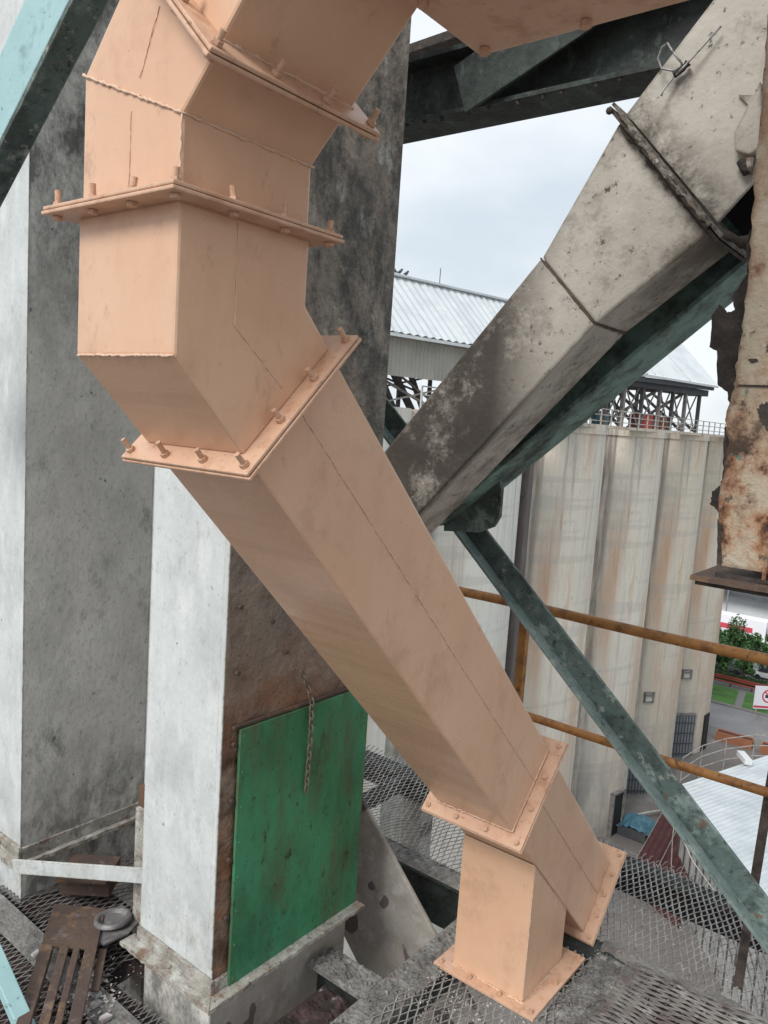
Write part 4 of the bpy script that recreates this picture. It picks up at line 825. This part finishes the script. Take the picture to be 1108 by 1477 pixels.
# top dark channel beam
t = thing('channel_beam', 'sooty dark steel channel beam crossing the sky at the top', 'beam', (-1.2, 2.2, 2.7))
TY = 2.2
MB().prism([(TY,2.69),(TY+.16,2.69),(TY+.16,2.704),(TY,2.704)], 0, -2.4, .8).build('bottom_flange', M['blackbeam'], t)
MB().prism([(TY+.07,2.704),(TY+.082,2.704),(TY+.082,2.885),(TY+.07,2.885)], 0, -2.4, .8).build('web', M['blackbeam'], t)
MB().prism([(TY,2.885),(TY+.16,2.885),(TY+.16,2.90),(TY,2.90)], 0, -2.4, .8).build('top_flange', M['blackbeam'], t)
m = MB(); q0 = at(700,152,1,TY-.002); q1 = at(960,-20,1,TY-.002); dq = (q1-q0).normalized(); nq = Vector((-dq.z,0,dq.x))
slab(q0-dq*.06, q1+dq*.3, nq, -.0, .16, TY-.03, TY-.018).build('lap_plate', M['blackbeam'], t, bevel=.002)
for i in range(14):
    x = -1.75+i*.083+random.uniform(-.02,.02); MB().tube([(x,TY+.01,2.69),(x+.004,TY+.01,2.69-random.uniform(.004,.014))], [.008,.005], 6).build('rust_drip', M['flake'], t)
m = MB(); m.bar((-2.2,2.75,3.22),(-.3,2.75,3.30), .06, .035); tag(m.build('small_upper_beam', M['darkpost']), 'thin dark beam just above the channel beam at the top', 'beam')

# pale teal beam top left
t = thing('teal_box_beam', 'pale teal painted diagonal beam at the top left corner', 'beam', (-1.8, .93, 2.3))
e1, e2 = at(33,0,1,.9), at(0,75,1,.9); g1, g2 = at(101,0,1,.9), at(0,205,1,.9)
dv = (g2-g1).normalized(); nv = Vector((-dv.z,0,dv.x))
if nv.z < 0: nv = -nv
hgt = (e2-g2).dot(nv)
slab(g1-dv*.9, g2+dv*.8, nv, 0, hgt, .90, .956).build('web', M['teal'], t, bevel=.006)
slab(g1-dv*.9, g2+dv*.8, nv, -.014, -.0005, .897, .962).build('bottom_flange', M['dkteal'], t, bevel=.002)
# teal member at bottom left
a = at(-6,1385,1,.98); b_ = at(44,1500,1,.98)
m = MB(); m.bar(a-(b_-a)*1.5, b_+(b_-a)*1.2, .03, .045, up=(0,1,0)); 
tag(m.build('teal_angle', M['teal'], bevel=.003), 'pale teal bar crossing the bottom left corner', 'bar')

# rusty hanging box column (right)
t = thing('rusted_hopper_leg', 'peeling cream painted steel box, badly rusted, hanging at the right edge', 'column', (-.3, 1.5, 1.46))
HYY = 1.40
edge = [(1034,815),(1036,760),(1040,700),(1052,640),(1046,600),(1058,560),(1062,520),(1070,470),(1078,400),(1084,340),(1088,260),(1094,180),(1100,120),(1106,40),(1108,-60),(1110,-200)]
L_ = [at(x+random.uniform(-1.5,1.5), y, 1, HYY) for x, y in edge]
# refine the edge with small bites
E_ = []
for a, b_ in zip(L_[:-1], L_[1:]):
    for i in range(6): q = a.lerp(b_, i/6); E_.append((q.x+random.uniform(-.0022,.0022), q.z))
E_.append((L_[-1].x, L_[-1].z))
poly = E_+[(.05, E_[-1][1]), (.05, E_[0][1])]
MB().prism(poly, 1, HYY, HYY+.006).build('front_plate', M['rustcol'], t)
zb_ = at(1000,832,1,HYY-.02).z
m = MB(); n = 30; x0, x1 = at(998,832,1,HYY-.02).x, .1; vs = []
for i in range(n+1):
    x = x0+(x1-x0)*i/n; j = random.uniform(-.003,.003) if 0 < i < n else 0
    vs += [(x,HYY-.03+j,zb_-.004),(x,HYY-.03+j,zb_+.004),(x,HYY+.14,zb_+.004),(x,HYY+.14,zb_-.004)]
m.add(vs, [(i*4+q, (i+1)*4+q, (i+1)*4+(q+1) % 4, i*4+(q+1) % 4) for i in range(n) for q in range(4)]+[(0,1,2,3),(n*4+3,n*4+2,n*4+1,n*4)]); m.build('bottom_flange', M['rustplate'], t)
m = MB(); m.box((x0+.006,HYY-.02,zb_-.012),(x1,HYY+.13,zb_-.005)); m.build('lower_flange', M['flake'], t)
m = MB(); xe = at(1034,815,1,HYY).x; m.box((xe,HYY-.004,zb_+.004),(.05,HYY-.0005,zb_+.012)); m.build('weld_bead', M['flake'], t)
MB().box((xe+.03,HYY+.12,zb_+.005),(.05,HYY+.126,3.4)).build('back_plate', M['flake'], t)
jz = at(1080,556,1,HYY).z; m = MB(); m.box((xe-.0,HYY-.003,jz-.002),(.05,HYY-.0003,jz+.001)); m.build('joint_line', M['flake'], t)
rx = at(1100,830,1,HYY).x; m = MB(); m.box((rx,HYY-.004,zb_+.012),(rx+.006,HYY-.0003,jz-.05)); m.build('rib', M['rustcol'], t)
def flap(P_, y, th, mt='flake'):
    q = [at(px,py,1,y) for px, py in P_]; Q = []
    for a, b_ in zip(q, q[1:]+q[:1]):
        for i in range(5): v = a.lerp(b_, i/5); Q.append((v.x+random.uniform(-.0018,.0018), v.z+random.uniform(-.0018,.0018)))
    MB().prism(Q, 1, y, y+th).build('rust_flake', M[mt], t)
flap([(1056,428),(1060,445),(1048,452),(1038,440),(1026,455),(1024,500),(1034,505),(1034,555),(1048,566),(1054,590),(1066,575),(1078,470),(1086,400),(1078,395)], HYY+.02, .02)
flap([(1056,600),(1046,618),(1044,650),(1042,690),(1038,700),(1026,712),(1024,728),(1036,738),(1048,730),(1056,650)], HYY+.015, .012)
flap([(1082,330),(1076,360),(1078,400),(1064,440),(1078,470),(1092,380)], HYY+.03, .03)
def blot(P_, mt):
    q = [at(px,py,1,HYY-.0012) for px, py in P_]; n = len(q); cc_ = sum(q, Vector())/n; Q = []
    for i in range(n):
        a, b_ = q[i], q[(i+1) % n]
        for k in range(7): v = a.lerp(b_, k/7); f = random.uniform(.82,1.1); v = cc_+(v-cc_)*f; Q.append((v.x, v.z))
    MB().prism(Q, 1, HYY-.0016, HYY-.0004).build('rust_scab', M[mt], t)
blot([(1034,815),(1035,750),(1041,762),(1040,785),(1042,812)], 'flake')
blot([(1092,590),(1100,580),(1120,578),(1120,630),(1104,618),(1096,606)], 'flake')
blot([(1078,518),(1092,517),(1094,521),(1084,524)], 'flake')

# ================================================================ PLATFORM
DK = 0.0
def expmesh(x0, x1, y0, y1, z, long_='x', L_=.056, S_=.030, w_=.0026, h_=.0042, name='deck_mesh', mt='mesh', sag=.006, cut=None, tilt=(0,0)):
    """expanded metal: zigzag strands that meet at the knuckles"""
    vs = []; fs = []
    A0, A1, B0, B1 = (x0, x1, y0, y1) if long_ == 'x' else (y0, y1, x0, x1)
    nr = int((B1-B0)/(S_/2)); nk = int((A1-A0)/(L_/2))
    for i in range(nr):
        prev = None
        for k in range(nk+1):
            a = A0+k*L_/2; r = (i+(k % 2)) if i % 2 == 0 else (i+1-(k % 2)); b_ = B0+r*S_/2+.004*math.sin(a*6.3+B0)+.0025*math.sin(a*19+i*.3)
            if i % 2 == 0: b_ += (w_*.5 if k % 2 == 0 else -w_*.3)
            else: b_ -= (w_*.5 if k % 2 else -w_*.3)
            p = (a, b_) if long_ == 'x' else (b_, a)
            if p[0] > x1 or p[1] > y1 or (cut and cut(*p)): prev = None; continue
            zz = z+sag*math.sin(p[0]*7.1)*math.cos(p[1]*9.3)+sag*.5*math.sin(p[0]*23+p[1]*17)+(p[0]-x0)*tilt[0]+(p[1]-y0)*tilt[1]+random.uniform(-.0006,.0006)
            n = len(vs); o = (0, w_/2) if long_ == 'x' else (w_/2, 0); tl = w_*.5
            tx, ty = ((0, tl) if long_ == 'x' else (tl, 0))
            vs += [(p[0]-o[0]-tx, p[1]-o[1]-ty, zz-h_), (p[0]+o[0]-tx, p[1]+o[1]-ty, zz-h_), (p[0]+o[0]+tx, p[1]+o[1]+ty, zz), (p[0]-o[0]+tx, p[1]-o[1]+ty, zz)]
            if prev is not None:
                fs += [(prev+q, n+q, n+(q+1) % 4, prev+(q+1) % 4) for q in range(4)]
            prev = n
    m = MB(); m.v = vs; m.f = fs; m.mi = [0]*len(fs)
    return m.build(name, M[mt])
tag(expmesh(-2.9, .9, 2.45, 3.09, .004, 'y', .060, .025, w_=.003), 'expanded metal walkway strip beyond the yellow railing', 'mesh floor', 'expanded metal floor panels')
tag(expmesh(-1.22, .5, 1.60, 2.36, .002, 'y', .060, .026, w_=.003), 'expanded metal panel under the chute outlet flange', 'mesh floor', 'expanded metal floor panels')
tag(expmesh(-2.60, -1.62, .80, 1.72, -.03, 'y', .064, .024, cut=lambda x, y: y > 1.30 and x > -1.95), 'dirty expanded metal panel at the foot of the leftmost column', 'mesh floor', 'expanded metal floor panels')
# curled cut edge of the far mesh
m = MB(); x = -2.9
while x < .9:
    h = random.uniform(.006,.018); m.tube([(x,3.085,-.004),(x+.006,3.098,h*.6),(x+.014,3.096,h)], [.0026,.0024,.0018], 5); x += .028
tag(m.build('mesh_edge_barbs', M['mesh'], smooth=True), 'ragged cut edge of the walkway mesh', 'mesh edge', kind='stuff')
m = MB()
# beams
def dusty_top(m, x0, x1, y0, y1, z, n=60, mrow=6, amp=.01):
    ax = (x1-x0) >= (y1-y0); nx, ny = (n, mrow) if ax else (mrow, n); vs = []
    for i in range(nx+1):
        for j in range(ny+1):
            e_ = (i in (0,nx)) or (j in (0,ny)); vs.append((x0+(x1-x0)*i/nx, y0+(y1-y0)*j/ny, z+(0 if e_ else random.uniform(.0,amp))))
    m.add(vs, [(i*(ny+1)+j, (i+1)*(ny+1)+j, (i+1)*(ny+1)+j+1, i*(ny+1)+j+1) for i in range(nx) for j in range(ny)])
t = thing('floor_beam', 'dark I-beam with dusty top passing behind the chute outlet', 'beam', (-.9, 2.41, 0), 'steel beams carrying the platform')
MB().box((-3.0,2.365,-.018),(.9,2.468,-.006)).build('top_flange', M['blackbeam'], t)
MB().box((-3.0,2.409,-.168),(.9,2.421,-.0162)).build('web', M['blackbeam'], t)
MB().box((-3.0,2.365,-.182),(.9,2.468,-.1682)).build('bottom_flange', M['blackbeam'], t)
m = MB(); dusty_top(m, -3.0, -1.16, 2.366, 2.467, -.0055, 140, 8, .012); m.build('dust_layer', M['dust'], t)
t = thing('floor_beam', 'black beam under the far edge of the walkway mesh', 'beam', (-.9, 3.03, 0), 'steel beams carrying the platform')
MB().box((-3.0,2.985,-.024),(.9,3.075,-.012)).build('top_flange', M['blackbeam'], t)
MB().box((-3.0,3.02,-.14),(.9,3.035,-.0242)).build('web', M['black'], t)
t = thing('floor_beam', 'dust caked beam left of the chute outlet running away', 'beam', (-1.37, 2.0, 0), 'steel beams carrying the platform')
MB().box((-1.300,1.2,-.018),(-1.185,2.362,-.005)).build('top_flange', M['dust'], t)
MB().box((-1.250,1.2,-.17),(-1.236,2.362,-.0182)).build('web', M['blackbeam'], t)
m = MB(); dusty_top(m, -1.299, -1.186, 1.2, 2.36, -.004, 140, 12, .012); m.build('dust_layer', M['dust'], t)
t = thing('floor_beam', 'dusty beam at the bottom edge in front of the column plinth', 'beam', (-1.4, 1.78, 0), 'steel beams carrying the platform')
MB().box((-1.53,1.72,-.03),(-1.301,1.83,-.020)).build('top_flange', M['dust'], t)
MB().box((-1.53,1.77,-.18),(-1.301,1.784,-.0302)).build('web', M['blackbeam'], t)
m = MB(); dusty_top(m, -1.53, -1.302, 1.721, 1.829, -.019, 34, 14, .012); m.build('dust_layer', M['dust'], t)
t = thing('floor_beam', 'pale dusty beam at the bottom left between the mesh panels', 'beam', (-2.3, 1.1, 0), 'steel beams carrying the platform')
A = at(0,1315,2,-.02); B = at(120,1430,2,-.02); dr_ = (B-A).normalized(); sd_ = Vector((-dr_.y, dr_.x, 0))
m = MB(); m.bar(A-dr_*.5, B+dr_*.5, .085, .014); m.build('top_flange', M['dust'], t)
MB().bar(A-dr_*.5+Vector((0,0,-.09)), B+dr_*.5+Vector((0,0,-.09)), .012, .16).build('web', M['blackbeam'], t)
# walkway cross members
for x, lab in ((-2.13,'cross member under the walkway mesh left of the chute'), (-.30,'cross member under the walkway mesh at the right edge')):
    m = MB(); m.box((x,2.47,-.075),(x+.05,3.0,-.015)); tag(m.build('cross_member', M['blackbeam']), lab, 'beam')
# posts below the deck
m = MB(); m.box((-2.18,3.10,-2.4),(-2.06,3.20,-.18)); tag(m.build('support_post', M['stained_conc']), 'brown grey support post going down below the walkway mesh', 'post')
# lower diagonal brace (drip stained)
t = thing('box_brace', 'drip stained grey box brace going down to the right from the column foot', 'brace', (-1.5, 2.05, 0))
yb0 = 2.12
p0, p1 = at(525,1160,1,yb0), at(625,1345,1,yb0); dd = (p1-p0).normalized(); nv = Vector((dd.z,0,-dd.x))
if nv.z > 0: nv = -nv
slab(p0-dd*.35, p1+dd*1.2, nv, 0, .42, yb0, yb0+.018).build('body', M['stained_conc'], t, bevel=.006)
# dirt pile under the near mesh
m = MB(); vs = []
n1, n2 = 80, 44
for i in range(n1+1):
    for j in range(n2+1):
        x = -.84+1.34*i/n1; y = 1.98+.49*j/n2; u = i/n1; v = j/n2
        edge_ = min(1, v*5, (1-v)*5)*min(1, u*7)
        h = (.020+.014*math.sin(u*9+v*2)*math.cos(v*4)+random.uniform(-.003,.005))*edge_
        vs.append((x-.12*(v-.5)*(1 if u < .3 else 0), y, -.016+h))
m.add(vs, [(i*(n2+1)+j, (i+1)*(n2+1)+j, (i+1)*(n2+1)+j+1, i*(n2+1)+j+1) for i in range(n1) for j in range(n2)])
tag(m.build('dirt_heap', M['reddirt']), 'dark red brown dirt heaped on the mesh at the lower right', 'dirt', kind='stuff')
tag(expmesh(-.74, .5, 2.02, 2.42, .032, 'x', .095, .024, w_=.0026, mt='mesh_dark', sag=.008, name='loose_mesh_sheet'), 'loose sagging mesh sheet lying on the dirt heap', 'mesh sheet')
m = MB(); vs = []
for i in range(101):
    for j in range(9):
        x = -.86+1.36*i/100; y = 2.415+.06*j/8+.006*math.sin(i*.5); vs.append((x, y, -.004+.018*math.sin(j/8*math.pi)+random.uniform(-.004,.004)))
m.add(vs, [(i*9+j, (i+1)*9+j, (i+1)*9+j+1, i*9+j+1) for i in range(100) for j in range(8)])
vs = []
for i in range(31):
    for j in range(41):
        x = -.87+.20*i/30; y = 2.0+.42*j/40; e_ = min(1, i/5, (30-i)/8, j/6, (40-j)/4); vs.append((x, y, -.012+e_*(.022+random.uniform(-.004,.006))))
m.add(vs, [(i*41+j, (i+1)*41+j, (i+1)*41+j+1, i*41+j+1) for i in range(30) for j in range(40)])
tag(m.build('dust_ridge', M['dust']), 'ridge of grey dust beside the loose mesh', 'dust', kind='stuff')
# loose grit everywhere on the platform
m = MB()
def grit(x0, x1, y0, y1, z, n, s0, s1):
    for _ in range(n):
        c = Vector((random.uniform(x0,x1), random.uniform(y0,y1), z)); s = random.uniform(s0,s1)
        pts = [c+Vector((random.uniform(-1,1), random.uniform(-1,1), random.uniform(0,1)))*s for _ in range(4)]
        m.add(pts, [(0,1,2),(0,3,1),(1,3,2),(2,3,0)])
grit(-1.29,-1.19,1.3,2.35,.006,380,.002,.007); grit(-2.9,-1.1,2.37,2.465,.006,420,.002,.007); grit(-.78,.4,2.0,2.44,.026,1500,.002,.008); grit(-.86,-.68,2.0,2.4,.012,900,.002,.008); grit(-1.29,-.9,1.72,1.95,.004,160,.002,.006); grit(-.85,.4,2.24,2.34,.015,500,.002,.008)
tag(m.build('grit', M['dust']), 'loose grit and crumbs scattered on the platform beams', 'grit', kind='stuff')

m = MB(); vs = []
for (x0, x1, y0, y1, z0, n1, n2, am) in ((-2.62,-1.93,.75,1.55,-.062,60,60,.02), (-1.44,-1.19,1.25,1.70,-.024,34,60,.02), (-1.93,-1.60,.75,1.30,-.062,30,50,.02)):
    vs = []
    for i in range(n1+1):
        for j in range(n2+1):
            e_ = min(1, i/4, (n1-i)/4, j/4, (n2-j)/4)
            vs.append((x0+(x1-x0)*i/n1, y0+(y1-y0)*j/n2, z0-.012+e_*(.012+am*abs(math.sin(i*.37)*math.cos(j*.29))+random.uniform(-.003,.006))))
    m.add(vs, [(i*(n2+1)+j, (i+1)*(n2+1)+j, (i+1)*(n2+1)+j+1, i*(n2+1)+j+1) for i in range(n1) for j in range(n2)])
tag(m.build('grime', M['reddirt']), 'dark maroon grime packed between and under the mesh strands at the bottom', 'grime', kind='stuff')
m = MB()
for _ in range(150):
    cx_, cy_, z_ = random.choice(((random.uniform(-.85,.45), random.uniform(2.45,3.08), .006), (random.uniform(-2.5,-1.2), random.uniform(2.46,3.08), .006), (random.uniform(-2.5,-1.7), random.uniform(.85,1.6), -.028), (random.uniform(-1.25,-.85), random.uniform(1.62,1.98), .004)))
    sp_ = random.uniform(.008,.035)
    for _ in range(int(random.uniform(6,26))):
        c = Vector((random.gauss(cx_, sp_), random.gauss(cy_, sp_), z_-random.uniform(0,.005))); s_ = random.uniform(.0015,.006)
        m.add([c+Vector((random.uniform(-1,1), random.uniform(-1,1), random.uniform(-.4,.8)))*s_ for _ in range(4)], [(0,1,2),(0,3,1),(1,3,2),(2,3,0)])
tag(m.build('mesh_clogging', M['debris']), 'pale crumbs lodged in the floor mesh', 'crumbs', kind='stuff')

# ---- bottom-left objects
t = thing('slotted_rust_grate', 'rusted slotted steel plate lying at the bottom left', 'grate', tuple(at(120,1400,2,0)))
Zp = .045
c00, c10, c11, c01 = at(78,1303,2,Zp), at(152,1310,2,Zp), at(112,1500,2,Zp), at(16,1500,2,Zp)
def gq(u, v): return c00.lerp(c10, u).lerp(c01.lerp(c11, u), v)
sl_ = [(.0,.22),(.34,.50),(.585,.70),(.79,1.0)]
m = MB()
def qbox(u0,u1,v0,v1,z0,z1):
    P_ = [gq(u0,v0),gq(u1,v0),gq(u1,v1),gq(u0,v1)]; m.add([p+Vector((0,0,z0)) for p in P_]+[p+Vector((0,0,z1)) for p in P_], [(0,3,2,1),(4,5,6,7),(0,1,5,4),(1,2,6,5),(2,3,7,6),(3,0,4,7)])
qbox(0,1,0,.36,-.008,0); 
m.build('head_plate', M['rustplate'], t, bevel=.0015)
for a, b_ in sl_: m = MB(); qbox(a,b_,.3605,1.3,-.022 if a == 0 else -.010,0 if a else .004); m.build('slat', M['rustplate'], t, bevel=.002)
m = MB(); qbox(1.02,1.16,.30,.62,-.03,-.022); tag(m.build('rusty_strip', M['rustplate'], bevel=.001), 'short rusty strip sticking out beside the slotted grate', 'strip')
# brown box behind
m = MB(); a = at(82,1296,2,0); b_ = at(155,1300,2,0)
dx = (b_-a).normalized(); dyv = Vector((-dx.y, dx.x, 0))
m.add([a+Vector((0,0,z))+dyv*o for z in (0,.07) for o in (0,)]+[], [])
t = thing('rusted_base_box', 'rusty brown box block behind the slotted grate', 'box', tuple(a))
m = MB(); m.bar(a.lerp(b_,.0)+dyv*.08+Vector((0,0,.035)), a.lerp(b_,1)+dyv*.08+Vector((0,0,.035)), .12, .07); m.build('body', M['rustplate'], t, bevel=.004)
m = MB(); m.bar(a+dyv*.06+Vector((0,0,.076)), b_+dyv*.06+Vector((0,0,.076)), .16, .01); m.build('lid', M['rustplate'], t, bevel=.002)
m = MB(); a = at(150,1262,2,.0); m.box((-2.30,1.62,-.4),(-1.92,1.64,.33)); tag(m.build('brown_back_plate', mat('brown_rust_sheet', (.16,.085,.05), [lay((.10,.055,.04), 6, .45, .65)], rough=.85)), 'brown rusty sheet standing in the gap behind the white flat bar', 'plate')
# broken bowl lamp cover
t = thing('broken_lamp_dish', 'broken grey round dish lying beside the slotted grate', 'dish', tuple(at(162,1330,2,.03)))
c = at(163,1327,2,.045); n = 28; m = MB(); vs = []
prof = [(.062,.0),(.058,.014),(.046,.012),(.040,-.006),(.026,-.014),(.010,-.016)]
for r, z in prof:
    for k in range(n): a = 2*math.pi*k/n; vs.append(c+Vector((math.cos(a)*r, math.sin(a)*r*.95, z+r*.15*math.cos(a))))
m.add(vs, [(j*n+k, j*n+(k+1) % n, (j+1)*n+(k+1) % n, (j+1)*n+k) for j in range(len(prof)-1) for k in range(n)]+[tuple((len(prof)-1)*n+k for k in range(n))]); m.build('dish', M['bowl'], t, smooth=True)
m = MB(); q = [c+Vector(v) for v in ((-.07,-.055,-.01),(.0,-.095,-.012),(.07,-.075,-.01),(.085,.0,-.006),(.06,.06,.0),(-.05,.065,.0))]; m.add(q+[v-Vector((0,0,.006)) for v in q], [tuple(range(6)), tuple(range(11,5,-1))]+[(i,i+6,(i+1)%6+6,(i+1)%6) for i in range(6)]); m.build('broken_base', M['bowl'], t)
# rubble
m = MB()
for _ in range(260):
    p = at(random.gauss(132,16), random.gauss(1425,26), 2, -.015); s = random.uniform(.002,.010); 
    pts = [p+Vector((random.uniform(-1,1), random.uniform(-1,1), random.uniform(0,1.2)))*s for _ in range(6)]
    m.add(pts, [(0,1,2),(0,2,3),(0,3,4),(1,5,2),(2,5,3),(3,5,4),(0,4,1),(1,4,5)])
for px, py, s in ((127,1398,.016),(124,1428,.014),(140,1436,.013),(138,1450,.012),(112,1440,.012),(52,1378,.012),(56,1390,.010),(152,1470,.014)):
    p = at(px, py, 2, -.01); pts = [p+Vector((a*s*random.uniform(.7,1.1), b_*s*random.uniform(.7,1.1), c_*s*random.uniform(.6,1))) for a in (-1,1) for b_ in (-1,1) for c_ in (0,1)]
    m.add(pts, [(0,1,3,2),(4,6,7,5),(0,4,5,1),(2,3,7,6),(0,2,6,4),(1,5,7,3)])
tag(m.build('rubble', M['debris']), 'small heap of pale crushed rubble beside the slotted grate', 'rubble', kind='stuff')
